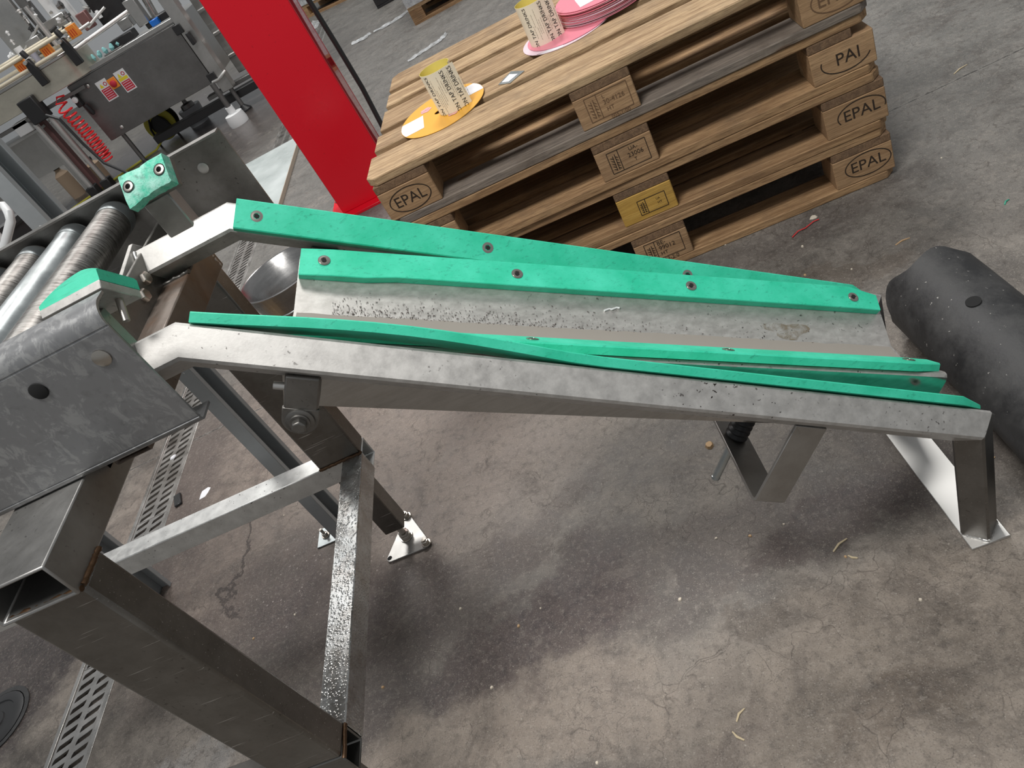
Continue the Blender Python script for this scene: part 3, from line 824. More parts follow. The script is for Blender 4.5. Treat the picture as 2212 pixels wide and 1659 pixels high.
#PART3
# ------------------------------------------------------------------ pallets
TH = -math.radians(4.2)
def pal2w(x, y, z=0.):
    return Vector((x * math.cos(TH) - y * math.sin(TH), x * math.sin(TH) + y * math.cos(TH), z))
MESH = {}
def piece(name, mat, parent, dims, loc, chamfer=None, jitter=0.):
    """a board or block: box (optionally with chamfered outer corners), mesh shared between alike pieces"""
    key = (name, mat, tuple(round(d_, 4) for d_ in dims), chamfer)
    if key not in MESH:
        lx, ly, lz = dims
        if chamfer is None:
            b = B().box(0, lx, 0, ly, 0, lz)
        else:
            k = .022; pts = []
            for (cx, cy, flag, a0) in ((0, 0, 'a', 0), (lx, 0, 'b', 0), (lx, ly, 'c', 0), (0, ly, 'd', 0)):
                if flag in chamfer:
                    e = {'a': [(0, k), (k, 0)], 'b': [(lx - k, 0), (lx, k)], 'c': [(lx, ly - k), (lx - k, ly)], 'd': [(k, ly), (0, ly - k)]}[flag]
                    pts += e
                else: pts.append((cx, cy))
            b = B().prism(pts, lambda x, y: (x, y, 0), lambda x, y: (x, y, lz))
        me = b.build(name, mat, None)
        MESH[key] = me.data
        bpy.data.objects.remove(me)
    o = bpy.data.objects.new(name, MESH[key])
    COL.objects.link(o); o.parent = parent; o.location = loc
    if jitter: o.rotation_euler = (0, 0, random.uniform(-jitter, jitter))
    md = o.modifiers.new('edge', 'BEVEL'); md.width = .0022; md.segments = 1; md.limit_method = 'ANGLE'
    return o
def ring_geo(rx, ry, w_, n=40, gaps=()):
    vs, fs = [], []
    for i in range(n):
        a = 2 * PI * i / n
        vs += [((rx + w_) * math.cos(a), (ry + w_) * math.sin(a)), ((rx - w_) * math.cos(a), (ry - w_) * math.sin(a))]
    for i in range(n):
        if any(g0 <= i / n <= g1 for g0, g1 in gaps): continue
        j = (i + 1) % n
        fs.append((2 * i, 2 * j, 2 * j + 1, 2 * i + 1))
    return vs, fs
def on_face(block, cx, cz, geo, mat, name='brand_mark', y=-.0006, rot=0.):
    vs, fs = geo
    c_, s_ = math.cos(rot), math.sin(rot)
    b = B().add([(cx + v_[0] * c_ - v_[1] * s_, y, cz + v_[0] * s_ + v_[1] * c_) for v_ in vs], fs)
    return b.build(name, mat, block, local=True)
def epal(block, mat, cx=.072, cz=.040, s='EPAL', gaps=(), size=.040, rx=.056, ry=.031):
    on_face(block, cx, cz, ring_geo(rx, ry, .0013, 44, gaps), mat)
    on_face(block, cx, cz, text(s, size, 1.0), mat, 'brand_lettering')
def stamp(block, mat, rows, cx, cz, k=1., box=True):
    w_, h_ = .052 * k, .030 * k
    segs = [((-w_, -h_), (-w_, h_)), ((-w_, h_), (w_, h_)), ((w_, h_), (w_, -h_)), ((w_, -h_), (-w_, -h_)), ((-w_ * .45, -h_), (-w_ * .45, h_))] if box else []
    x0 = -w_ * .75
    segs += [((x0, -h_ * .8), (x0, h_ * .6)), ((x0 + .006 * k, -h_ * .8), (x0 + .006 * k, h_ * .7))]
    for i in range(5):
        segs += [((x0 - .007 * k, -h_ * .6 + i * .008 * k), (x0, -h_ * .75 + i * .008 * k)), ((x0 + .006 * k, -h_ * .6 + i * .008 * k), (x0 + .012 * k, -h_ * .75 + i * .008 * k))]
    on_face(block, cx, cz, lines_geo(segs), mat)
    for (s, dx, dz, size) in rows:
        on_face(block, cx + dx, cz + dz, text(s, size), mat, 'brand_lettering')
PN = ['worn wooden pallet on top of the stack carrying the label rolls', 'wooden pallet second from the top of the stack', 'wooden pallet with a yellow painted middle block, third in the stack', 'wooden pallet at the bottom of the stack, standing on the floor']
offs = [(0, 0, 0), (-.0021, -.0005, .004), (.0024, .0103, -.0075), (-.0009, .0049, -.0009)]
for i in range(4):
    z0 = .432 - .144 * i
    ox, oy, oa = offs[i]
    p = thing('pallet', pal2w(ox, oy, z0), PN[i], 'pallet', 'stacked wooden pallets', TH + oa)
    top = 'wood_top' if i == 0 else 'wood_x'
    for j, (y0, wd) in enumerate(((0, .145), (.186, .10), (.3275, .145), (.514, .10), (.655, .145))):
        dx = random.uniform(-.004, .004) if j else (-.006 if i == 0 else 0)
        piece('deck_board', top, p, (1.2 + (.012 if (i == 0 and j == 0) else 0), wd, .0218), (dx, y0, .122), 'ab' if j == 0 else ('cd' if j == 4 else None))
    for x0 in (0, .5275, 1.055):
        piece('stringer_board', 'wood_y', p, (.145 if not (i == 1 and x0 > 1) else .10, .8 - .002, .0218), (x0, .001, .1), None)
    for k, (y0, wd, bx) in enumerate(((0, .10, 1), (.3275, .145, 0), (.70, .10, 1))):
        mt = 'wood_dirty' if (i == 0 and k == 0) else 'wood_x'
        piece('bottom_board', mt, p, (1.2, wd, .0218), (0, y0, 0), {0: 'ab', 1: None, 2: 'cd'}[k])
        for m_, x0 in enumerate((0, .5275, 1.055)):
            mt = 'wood_yellow' if (i == 2 and k == 0 and m_ == 1) else 'wood_b'
            bl = piece('block', mt, p, (.145, wd, .078), (x0, y0 + .0005, .0219), None)
            if k == 0:
                if m_ == 0 and i < 2: epal(bl, 'brand', .073, .038)
                if m_ == 2:
                    if i == 0: epal(bl, 'brand_faint', .080, .040)
                    if i == 1:
                        epal(bl, 'brand', .078, .040, ' PAI', ((0, .45), (.95, 1)))
                    if i == 2: epal(bl, 'brand', .086, .042, 'EPAL', ((.55, .95),))
                    if i == 3: epal(bl, 'brand', .083, .043)
                if m_ == 1:
                    if i == 0: stamp(bl, 'brand_faint', (('L', -.008, .018, .013), ('30-4126', .014, .004, .016), ('HT', 0, -.014, .014), ('005-1-00', .018, -.036, .013)), .078, .042)
                    if i == 1: stamp(bl, 'brand', (('UA-', .016, .017, .014), ('23006', .018, .001, .016), ('T', .014, -.014, .012)), .078, .040, .95)
                    if i == 2: stamp(bl, 'brand', (('UA', .016, .008, .008), ('HT', .018, -.004, .009)), .086, .036, .7)
                    if i == 3: stamp(bl, 'brand', (('BE-', -.004, .018, .017), ('99012', .008, .002, .018), ('HT', -.004, -.015, .015), ('12-2-0', .010, -.037, .015)), .076, .045, .95)

# ------------------------------------------------------------------ label discs and label rolls on the top pallet
ZT = .5765
def disc(name, c, r, mat, label, z=0., tilt=0., hole=True, patches=(), flowers=(), rz=0., edge=None, cat='label disc', group=None):
    cw = pal2w(c[0], c[1], ZT + z)
    d_ = thing(name, cw, label, cat, group, rz)
    n = 48; rh = .022 if hole else 1e-5
    b = B().loft([[(q * math.cos(2 * PI * i / n) * 1.0, q * math.sin(2 * PI * i / n) * (1.0 if q > .05 else .55), h + q * math.sin(2 * PI * i / n) * math.tan(tilt)) for i in range(n)]
                  for q, h in ((rh, .0012), (r, .0012), (r, 0), (rh, 0), (rh, .0012))], False)
    b.build('card', mat, d_, local=True)
    for (x0, x1, y0, y1, mm) in patches:
        pts = []
        for k in range(40):
            a = 2 * PI * k / 40
            x, y = (x0 + x1) / 2 + (x1 - x0) * .72 * math.cos(a), (y0 + y1) / 2 + (y1 - y0) * .72 * math.sin(a)
            x = min(max(x, x0), x1); y = min(max(y, y0), y1)
            l_ = math.hypot(x, y)
            if l_ > r * .992: x, y = x * r * .992 / l_, y * r * .992 / l_
            pts.append((x, y, .0016 + y * math.tan(tilt)))
        B().add(pts, [tuple(range(40))]).build('printed_patch', mm, d_, local=True)
    for (fx, fy) in flowers:
        b = B()
        for k in range(5):
            a = 2 * PI * k / 5
            px, py = fx + .009 * math.cos(a), fy + .009 * math.sin(a)
            b.add([(px + .0085 * math.cos(2 * PI * m_ / 10), py + .0085 * math.sin(2 * PI * m_ / 10), .00165 + .00002 * k + (py) * math.tan(tilt)) for m_ in range(10)], [tuple(range(10))])
        b.build('printed_flower', 'paper_pk2', d_, local=True)
    return d_
M['paper_pk2'] = plain('pink_flower_print', (.78, .42, .42), .4)
disc('label_disc', (.205, .225), .122, 'paper_or', 'orange printed card disc with white corners under the left label roll', z=.0047, tilt=math.radians(2.2),
     patches=((-.125, -.055, -.055, .03, 'paper_w'), (.07, .125, .0, .07, 'paper_w')), flowers=((-.045, .055), (.03, -.055), (.055, .06)))
disc('label_disc', (.575, .385), .128, 'paper_pale', 'pale pink card disc lying flat under the right label roll', patches=((-.13, -.03, -.13, -.085, 'paper_w'),))
disc('label_disc', (.588, .395), .126, 'paper_pk', 'bright pink card disc directly under the right label roll', z=.0022)
for i in range(16):
    pink = i % 3 != 1
    disc('label_disc', (.695 + random.uniform(-.004, .004), .435 + random.uniform(-.004, .004)), .130, 'paper_pk' if pink and i > 10 else ('paper_pale' if i % 2 else 'paper_pk'),
         'pink printed card disc lying on top of the pink stack' if i == 15 else 'pink and white card disc within the thick pink stack', z=.0045 + .0026 * i, hole=False,
         patches=((-.075, .06, -.085, .0, 'paper_w'),) if i == 15 else (), group='pink card discs in a stack')
def label_roll(c, zb, rot, label):
    cw = pal2w(c[0], c[1], zb)
    r_o = thing('label_roll', cw, label, 'label roll', 'curled paper labels standing on the top pallet', rot)
    H = .108; n = 70
    def rad(u): return .039 + .007 * u + (.012 * max(0, (u - .9) / .1) ** 2)
    A0, A1 = math.radians(70), math.radians(-330)   # inner start to outer end (phi from -y towards +x)
    secs = []
    def pt(u, h, e=0.):
        ph = A0 + (A1 - A0) * -u if False else math.radians(-290 + 350 * u)
        r = rad(u) + e
        return (r * math.sin(ph), -r * math.cos(ph), h)
    b_o, b_i = B(), B()
    vo = []; 
    for k in range(n + 1):
        u = k / n
        vo += [pt(u, 0), pt(u, H), pt(u, 0, -.0007), pt(u, H, -.0007)]
    fo = [(4 * k, 4 * k + 4, 4 * k + 5, 4 * k + 1) for k in range(n)]
    fi = [(4 * k + 2, 4 * k + 3, 4 * k + 7, 4 * k + 6) for k in range(n)]
    ft_ = [(4 * k + 1, 4 * k + 5, 4 * k + 7, 4 * k + 3) for k in range(n)]
    me = B().add(vo, fo + fi + ft_).build('curled_paper', 'paper_cream', r_o, local=True, smooth=True)
    me.data.materials.append(M['paper_yel'])
    for p_ in me.data.polygons:
        c0 = p_.center; rr = math.hypot(c0.x, c0.y)
        nrm = p_.normal
        if nrm.x * c0.x + nrm.y * c0.y < -.001 or abs(nrm.z) > .5: p_.material_index = 1
    def wrap(geo, ph0, z0, mat, nm):
        vs, fs = geo; out = []
        for vx, vy, *_ in vs:
            # text x runs up the roll, text y runs towards -phi
            u_ = (math.degrees(ph0) + 290) / 350
            r = rad(u_) + .0006
            ph = ph0 - vy / r
            u2 = (math.degrees(ph) + 290) / 350
            r = rad(u2) + .0006
            out.append((r * math.sin(ph), -r * math.cos(ph), z0 + vx))
        B().add(out, fs).build(nm, mat, r_o, local=True)
    for ph in (-38, 20, 46):
        wrap(text('ON TAP DRINKS', .0145, 1.02), math.radians(ph), H * .46, 'ink', 'bold_lettering')
    for ph in (-26, -20, -14, -8, -2, 6, 12, 30, 36, 56, 62):
        ln = random.uniform(.03, .075); z0 = random.uniform(.03, .07)
        segs = []
        x = -ln / 2
        while x < ln / 2:
            d_ = random.uniform(.003, .008); segs.append(((x, 0), (min(x + d_, ln / 2), 0))); x += d_ + .0018
        wrap(lines_geo(segs, .00055), math.radians(ph), z0, 'paper_grey', 'fine_print')
    return r_o
label_roll((.243, .208), ZT + .0062, TH, 'cream curled label roll with yellow inside standing on the orange disc')
label_roll((.515, .385), ZT + .0018, TH + .1, 'cream curled label roll standing beside the pink disc stack')
dq = [pal2w(x, y, ZT) for x, y in ((.366, .220), (.398, .190), (.441, .227), (.405, .273))]
dm = thing('foil_sticker', dq[0], 'small diamond shaped silver sticker lying on the top pallet boards', 'sticker')
B().loft([dq, [q + Vector((0, 0, .0012)) for q in dq]]).build('foil', 'galv', dm)
ctr = sum(dq, Vector()) / 4
B().add([ctr + (q - ctr) * .62 + Vector((-.004, 0, .0016)) for q in dq], [(0, 1, 2, 3)]).build('white_print', 'paper_w', dm)

# ------------------------------------------------------------------ red column with hanging cable
rc = thing('red_column', (-.388, 1.5, 0), 'tall red painted steel column behind the pallet stack', 'column')
B().box(-.535, -.243, 1.44, 1.455, .012, 4.0).build('front_flange', 'red', rc, .002, 1)
B().box(-.400, -.378, 1.455, 1.575, .012, 4.0).build('web', 'red', rc)
B().box(-.535, -.243, 1.575, 1.59, .012, 4.0).build('rear_flange', 'red', rc, .002, 1)
B().box(-.262, -.2435, 1.4555, 1.5745, .012, 4.0).build('side_plate', 'red_gloss', rc)
B().box(-.60, -.18, 1.38, 1.65, 0, .012).build('base_plate', 'red', rc, .001, 1)
for x, y in ((-.575, 1.405), (-.205, 1.405), (-.575, 1.625), (-.205, 1.625)):
    hexbolt(rc, 'anchor_bolt', (x, y, .012), (0, 0, 1), .016, .016, .02, 'steel_dark')
pts = [(-.212, 1.62, 3.9)] + [(-.21 + .006 * math.sin(i * .9), 1.62, 3.6 - i * .2) for i in range(17)] + [(-.215, 1.60, .15), (-.22, 1.55, .06), (-.20, 1.45, .02), (-.12, 1.33, .012), (-.02, 1.22, .012)]
tag(B().tube(pts, .011, 10).build('power_cable', 'black', None, smooth=True, loc=(-.212, 1.62, 0)), 'black cable hanging down beside the red column', 'cable')

# ------------------------------------------------------------------ rubber buffer roll
rb = thing('rubber_roll', (.998, -1.2, 0), 'thick black rubber buffer roll lying on the floor at the ramp end', 'buffer')
R_ = .0915
def rsec(y, k=0.):
    o = []
    for i in range(48):
        a = 2 * PI * i / 48
        rr = R_ * (1 + .012 * math.sin(3 * a + y * 7) + k * .01 * math.sin(11 * a))
        z = max(R_ + rr * math.sin(a), 0)
        o.append((1.0 + rr * math.cos(a), y + k * .010 * math.sin(5 * a + 1), z))
    return o
ys = [-.632 - .05 * i for i in range(30)]
secs = [rsec(-.632, 1.)] + [rsec(y) for y in ys[1:]]
inner = [[(1.0 + (x - 1.0) * .72, y, R_ + (z - R_) * .72) for x, y, z in s_] for s_ in secs]
b = B().loft(secs + inner[::-1] + [secs[0]], False)
rbo = b.build('rubber_body', 'rubber', rb, smooth=50)
hd = Vector((-.12, 0, 1)).normalized()
B().cyl(Vector((1.0, -.80, R_)) + hd * (R_ - .002), Vector((1.0, -.80, R_)) + hd * (R_ + .0012), .0125, 24).build('bolt_hole', 'hole', rb)

# ------------------------------------------------------------------ steel bucket, timber and pale sheet on the floor
bc = Vector((-.5644, .5555, 0))
bk = thing('steel_bucket', bc + Vector((0, 0, .045)), 'empty stainless steel bucket standing on timber behind the ramp', 'bucket')
B().lathe([(.110, .045), (.112, .048), (.1575, .247), (.163, .250), (.1645, .2535), (.161, .256), (.1555, .253), (.1085, .055), (.0, .055)], bc, n=48).build('pail', 'pail', bk, smooth=50)
B().tube([bc + Vector((-.158 * math.cos(a) * 1.03, -.158 * math.sin(a) * 1.03, .235 - .06 * math.sin(a))) for a in [PI * i / 14 for i in range(15)]], .0032, 8).build('bail_handle', 'galv', bk, smooth=True)
for sx in (-1, 1):
    B().box(bc.x + sx * .160 - .008, bc.x + sx * .160 + .008, bc.y - .014, bc.y + .014, .222, .242).build('handle_ear', 'galv', bk, .002, 1)
for k, (x0, x1, y0, y1, lb) in enumerate(((-.82, -.42, .43, .52, 'light timber board under the near side of the steel bucket'), (-.80, -.42, .60, .69, 'light timber board under the far side of the steel bucket'))):
    tag(B().box(x0, x1, y0, y1, 0, .044).build('timber_board', 'wood_top', None, .002, 1, loc=(x0, y0, 0)), lb, 'timber')
ps_ = thing('pale_sheet', (-1.35, 2.4, .0), 'pale glossy board lying flat on the floor over the drain', 'board')
B().box(-1.75, -.953, 1.86, 2.962, .0015, .026).build('board', 'sheet', ps_, .001, 1)
M['edge'] = plain('bare_board_edge', (.45, .38, .30), .7)
B().box(-.953, -.9495, 1.86, 2.962, .0015, .0255).build('edge_band', 'edge', ps_)

# ------------------------------------------------------------------ far goods on pallets and loose film
def far_pallet(x, y, rz, w_, d_, label, goods, gl):
    p = thing('pallet', (x, y, 0), label, 'pallet', 'pallets standing in the background', rz)
    for j in range(3): B().box(0, w_, j * (d_ - .1) / 2, j * (d_ - .1) / 2 + .1, 0, .022).build('bottom_board', 'wood_x', p, local=True)
    for j in range(3):
        for k in range(3):
            B().box(k * (w_ - .1) / 2, k * (w_ - .1) / 2 + .1, j * (d_ - .1) / 2, j * (d_ - .1) / 2 + .1, .022, .10).build('block', 'wood_x', p, local=True)
    for j in range(5): B().box(0, w_, j * (d_ - .12) / 4, j * (d_ - .12) / 4 + .12, .10, .122).build('deck_board', 'wood_top', p, local=True)
    g = thing('wrapped_goods', (x, y, .122), gl, 'goods', None, rz)
    B().box(.01, w_ - .01, .01, d_ - .01, 0, .55).build('goods_body', goods, g, .01, 2, local=True)
    B().box(-.004, w_ * .5, -.006, .0095, .002, .40).build('film_layer', 'film', g, .003, 1, local=True)
far_pallet(-.135, 4.21, -.03, 1.2, .8, 'wooden pallet carrying lilac wrapped goods beyond the stack', 'lilac', 'lilac film wrapped goods on the far wooden pallet')
far_pallet(-1.42, 7.1, -.45, 1.2, .8, 'wooden pallet far behind the red column', 'goods', 'grey film wrapped goods far behind the red column')
bx = thing('black_crate', (-.30, 5.75, 0), 'black plastic crate on the floor in the background', 'crate', None, -.05)
b = B(); b.box(-.18, .25, -.22, .2, 0, .02); b.box(-.18, .25, -.22, -.2, .02, .3); b.box(-.18, .25, .18, .2, .02, .3); b.box(-.18, -.16, -.2, .18, .02, .3); b.box(.23, .25, -.2, .18, .02, .3)
b.build('crate_body', 'black', bx, .003, 1, local=True)
B().box(-.19, .26, -.23, -.198, .28, .31).build('crate_rim', 'black', bx, .003, 1, local=True)
def film(pts, wd, label, seed):
    random.seed(seed)
    secs = []; path_ = []
    for (a, c_) in zip(pts, pts[1:]):
        for k in range(6): path_.append(Vector(a).lerp(Vector(c_), k / 6))
    path_.append(Vector(pts[-1]))
    L_ = len(path_)
    for i, p in enumerate(path_):
        d_ = (path_[min(i + 1, L_ - 1)] - path_[max(i - 1, 0)]).normalized(); n_ = Vector((-d_.y, d_.x))
        ww = wd * (.3 + .7 * math.sin(PI * min(max((i + .5) / L_, .05), .95))) * random.uniform(.6, 1.3)
        sec = []
        for j in range(9):
            e = (j - 4) / 4
            sec.append(Vector((p.x + n_.x * ww * e, p.y + n_.y * ww * e, .002 + random.uniform(0, .018) * (1 - abs(e) * .7))))
        secs.append(sec)
    b = B(); vs = [v_ for s_ in secs for v_ in s_]; fs = []
    for i in range(L_ - 1):
        for j in range(8): fs.append((i * 9 + j, i * 9 + j + 1, (i + 1) * 9 + j + 1, (i + 1) * 9 + j))
    return tag(b.add(vs, fs).build('film_shred', 'film', None, smooth=True, loc=(pts[0][0], pts[0][1], 0)), label, 'film')
film([(-.16, 4.83), (-.33, 4.72), (-.50, 4.74)], .05, 'twisted strip of clear stretch film trailing from the far pallet', 1)
film([(-.70, 4.74), (-.60, 4.72), (-.53, 4.76)], .05, 'white scrap of stretch film left of the far pallet', 2)
film([(-.20, 3.37), (-.08, 3.42), (.03, 3.46), (.085, 3.53)], .03, 'long shred of clear film lying behind the pallet stack', 3)
film([(-1.28, 6.7), (-1.2, 6.45), (-1.23, 6.2)], .06, 'pale strip of film on the floor behind the red column', 4)

# ------------------------------------------------------------------ bottling machine in the background
bm_ = thing('bottling_machine', (-2.5, 4.6, 0), 'stainless steel bottling and labelling machine with warning stickers on its door', 'machine')
YP = 4.45
door = B().box(-2.69, -1.712, YP, YP + .02, .295, .752).build('door', 'mach_steel', bm_, .002, 1)
B().box(-2.69, -1.70, YP + .021, YP + .9, .29, .76).build('cabinet_body', 'mach_light', bm_)
B().box(-2.70, -1.70, YP - .002, YP + .05, .762, .792).build('top_rail', 'mach_light', bm_, .002, 1)
B().box(-1.705, -1.61, YP - .004, YP + .09, .20, 1.5).build('corner_post', 'mach_light', bm_, .002, 1)
for z in (.710, .331):
    hg = B().box(-1.737, -1.672, YP - .018, YP - .004, z - .032, z + .032).build('hinge', 'black', door, .003, 1)
for x, z in ((-2.549, .691), (-2.546, .341)):
    B().lathe([(.014, 0), (.014, .003), (.009, .006), (0, .006)], (x, YP, z), (0, -1, 0), 16).build('door_bolt', 'weld_bright', door, smooth=True)
for k, (x0, x1, z0, z1) in enumerate(((-2.494, -2.402, .531, .683), (-2.328, -2.238, .522, .679))):
    sk = B().box(x0, x1, YP - .0012, YP, z0, z1).build('warning_sticker', 'white', door)
    w_, h_ = x1 - x0, z1 - z0
    yy = YP - .0018
    def flat(a0, a1, c0, c1, m_, nm):
        B().add([(x0 + w_ * a0, yy, z0 + h_ * c0), (x0 + w_ * a1, yy, z0 + h_ * c0), (x0 + w_ * a1, yy, z0 + h_ * c1), (x0 + w_ * a0, yy, z0 + h_ * c1)], [(0, 1, 2, 3)]).build(nm, m_, sk)
    flat(.08, .92, .06, .50 if k else .60, 'sign_red', 'red_text_block')
    for q in range(4 if k else 5): 
        zz = .12 + q * .1
        B().add([(x0 + w_ * .16, yy - .0005, z0 + h_ * zz), (x0 + w_ * .84, yy - .0005, z0 + h_ * zz), (x0 + w_ * .84, yy - .0005, z0 + h_ * (zz + .025)), (x0 + w_ * .16, yy - .0005, z0 + h_ * (zz + .025))], [(0, 1, 2, 3)]).build('text_line', 'paper_pale', sk)
    if k: flat(.08, .92, .54, .68, 'yellow', 'yellow_band')
    b0 = .70 if k else .66
    B().add([(x0 + w_ * .15, yy, z0 + h_ * b0), (x0 + w_ * .5, yy, z0 + h_ * b0), (x0 + w_ * .325, yy, z0 + h_ * (b0 + .2))], [(0, 1, 2)]).build('warning_triangle', 'yellow', sk)
    gv, gf = ring_geo(w_ * .13, w_ * .13, w_ * .03, 20)
    B().add([(x0 + w_ * .72 + a, yy, z0 + h_ * (b0 + .11) + c_) for a, c_ in gv], gf).build('prohibition_sign', 'sign_red', sk)
sw = B().box(-2.405, -2.335, YP - .006, YP - .001, .585, .662).build('isolator_switch', 'orange', door, .002, 1)
B().lathe([(.024, 0), (.024, .012), (.018, .016), (0, .016)], (-2.37, YP - .006, .622), (0, -1, 0), 18).build('red_knob', 'sign_red', sw, smooth=True)
B().box(-1.665, -1.640, 4.38, 4.44, .58, .67).build('door_pull', 'black', bm_, .006, 2)
for x in (-2.61, -1.66):
    lg = B().cyl((x, 4.52, .05), (x, 4.52, .295), .018, 14).build('cabinet_leg', 'mach_steel', bm_, smooth=True)
    B().lathe([(.055, 0), (.055, .012), (.03, .035), (.016, .05)], (x, 4.52, 0), (0, 0, 1), 20).build('levelling_foot', 'black', lg, smooth=True)
wf_ = B().lathe([(.075, 0), (.078, .03), (.07, .085), (.03, .09), (.03, .14)], (-1.65, 4.2, 0), (0, 0, 1), 24).build('white_foot', 'white', bm_, smooth=40)
B().cyl((-1.65, 4.2, .13), (-1.65, 4.2, .33), .02, 12).build('foot_stem', 'mach_steel', bm_, smooth=True)
# polished side bay behind the corner post
B().box(-1.605, -1.05, 4.75, 4.80, .22, 1.5).build('side_sheet', 'mirror', bm_, .004, 1)
for z in (.34, .52, .70):
    B().box(-1.60, -1.05, 4.735, 4.75, z, z + .03).build('sheet_rib', 'mirror', bm_, .008, 2)
B().box(-1.9, -1.05, 4.62, 4.70, .17, .20).build('lower_rail', 'mach_steel', bm_, .003, 1)
B().box(-2.45, -1.2, 4.56, 4.66, .09, .15).build('drip_channel', 'black', bm_, .003, 1)
B().tube([(-1.72, 4.43, .30), (-1.66, 4.41, .30), (-1.62, 4.40, .315), (-1.58, 4.42, .33)], .012, 10).build('drain_pipe', 'weld_bright', bm_, smooth=True)
# oval bottle conveyor at the left
def oval(x0, x1, yc, r, z0, z1, n=14):
    pts = [(x1 + r * math.cos(a), yc + r * math.sin(a)) for a in [-PI / 2 + PI * i / n for i in range(n + 1)]] + [(x0, yc + r), (x0, yc - r)]
    return B().prism(pts, lambda x, y: (x, y, z0), lambda x, y: (x, y, z1))
oval(-4.6, -2.62, 4.56, .21, .765, .935).build('conveyor_side', 'mach_cream', bm_, .003, 1)
oval(-4.6, -2.62, 4.56, .215, .935, .955).build('conveyor_bed', 'mach_light', bm_, .002, 1)
oval(-4.6, -2.60, 4.56, .02, .956, .960).build('flight_chain', 'cream', bm_)
for z, x1, yy in ((1.058, -2.36, 4.35), (.972, -2.46, 4.345), (1.066, -2.45, 4.72), (.99, -2.45, 4.74)):
    B().cyl((-4.6, yy, z), (x1, yy, z), .014, 12).build('guide_rail', 'cream', bm_, smooth=True)
for x, z in ((-2.808, 1.03), (-2.576, 1.035), (-2.324, 1.052)):
    tb = B().box(x - .045, x + .03, 4.355, 4.40, z - .062, z + .02).build('label_tab', 'orange', bm_, .002, 1)
    for q in range(3):
        B().box(x - .03 + q * .018, x - .022 + q * .018, 4.3535, 4.355, z - .05, z - .004).build('tab_print', 'orange_ink', tb)
for x in (-2.737, -2.425):
    cl = B().prism([(-.03, 0), (.03, 0), (.028, .14), (.018, .19), (-.02, .19), (-.03, .13)], lambda a, h: (x + a, 4.31, .842 + h), lambda a, h: (x + a, 4.352, .842 + h)).build('rail_clamp', 'black', bm_, .004, 1)
    B().cyl((x, 4.28, 1.02), (x, 4.40, 1.02), .013, 12).build('clamp_pin', 'weld_bright', cl, smooth=True)
    B().lathe([(.02, 0), (.022, .03), (.018, .05), (0, .052)], (x + .02, 4.33, 1.04), (-.2, 0, 1), 14).build('clamp_knob', 'black', cl, smooth=True)
B().box(-4.4, -2.548, 4.40, 4.43, .69, .716).build('cross_rail', 'mach_steel', bm_, .002, 1)
bkt = B().box(-3.02, -2.885, 4.30, 4.40, .655, .835).build('stand_bracket', 'black', bm_, .008, 2)
for x in (-3.04, -2.905):
    tb = B().cyl((x, 4.36, .02), (x, 4.36, .66), .021, 14).build('stand_tube', 'weld_bright', bm_, smooth=True)
    B().box(x - .04, x + .04, 4.32, 4.40, .02, .10).build('tube_shoe', 'black', tb, .006, 1)
for x0, x1, m_ in ((-3.17, -3.11, 'mach_light'), (-3.10, -3.055, 'brown_red')):
    B().box(x0, x1, 4.5, 4.56, .02, .69).build('frame_upright', m_, bm_, .002, 1)
B().box(-4.0, -3.06, 4.44, 4.70, .60, .62).build('shelf', 'mach_light', bm_, .001, 1)
B().box(-4.0, -3.16, 4.70, 4.72, .28, .62).build('rear_panel', 'mach_light', bm_)
B().box(-3.235, -3.10, 4.40, 4.50, .625, .72).build('white_control_box', 'white', bm_, .006, 1)
# tall items above the table
for (x0, x1, y0, y1, z0, z1, m_, nm) in ((-3.05, -2.80, 4.85, 4.9, 1.0, 1.75, 'mach_light', 'guard_panel'), (-2.79, -2.72, 4.9, 4.98, 1.0, 1.8, 'mach_steel', 'mast'),
        (-2.62, -2.55, 4.85, 4.92, 1.0, 1.75, 'white', 'white_column'), (-2.50, -2.46, 4.9, 4.94, 1.0, 1.75, 'white', 'white_column'),
        (-2.42, -2.30, 5.0, 5.05, 1.0, 1.7, 'film', 'clear_guard'), (-2.26, -2.02, 4.70, 4.78, .935, 1.16, 'black', 'motor_housing'),
        (-2.13, -2.03, 4.62, 4.70, .86, .93, 'mach_light', 'gear_box'), (-1.99, -1.90, 4.58, 4.66, .83, 1.02, 'mach_light', 'valve_block'),
        (-2.25, -2.05, 4.55, 4.66, .792, .85, 'black', 'dark_tray'), (-1.95, -1.72, 4.60, 4.75, .792, .84, 'black', 'dark_tray'),
        (-2.70, -2.50, 4.80, 4.88, 1.10, 1.16, 'mach_light', 'sensor_bar'), (-2.86, -2.74, 4.72, 4.80, 1.06, 1.12, 'mach_light', 'sensor_block'),
        (-2.35, -2.27, 4.60, 4.66, .98, 1.1, 'brown_red', 'actuator'), (-1.90, -1.83, 4.56, 4.64, .792, .835, 'blue', 'blue_sleeve'),
        (-2.32, -2.16, 4.5, 4.58, .792, .80, 'mach_steel', 'deck_plate'), (-1.84, -1.72, 4.85, 4.9, .80, 1.3, 'mach_light', 'guard_panel')):
    B().box(x0, x1, y0, y1, z0, z1).build(nm, m_, bm_, .005, 1)
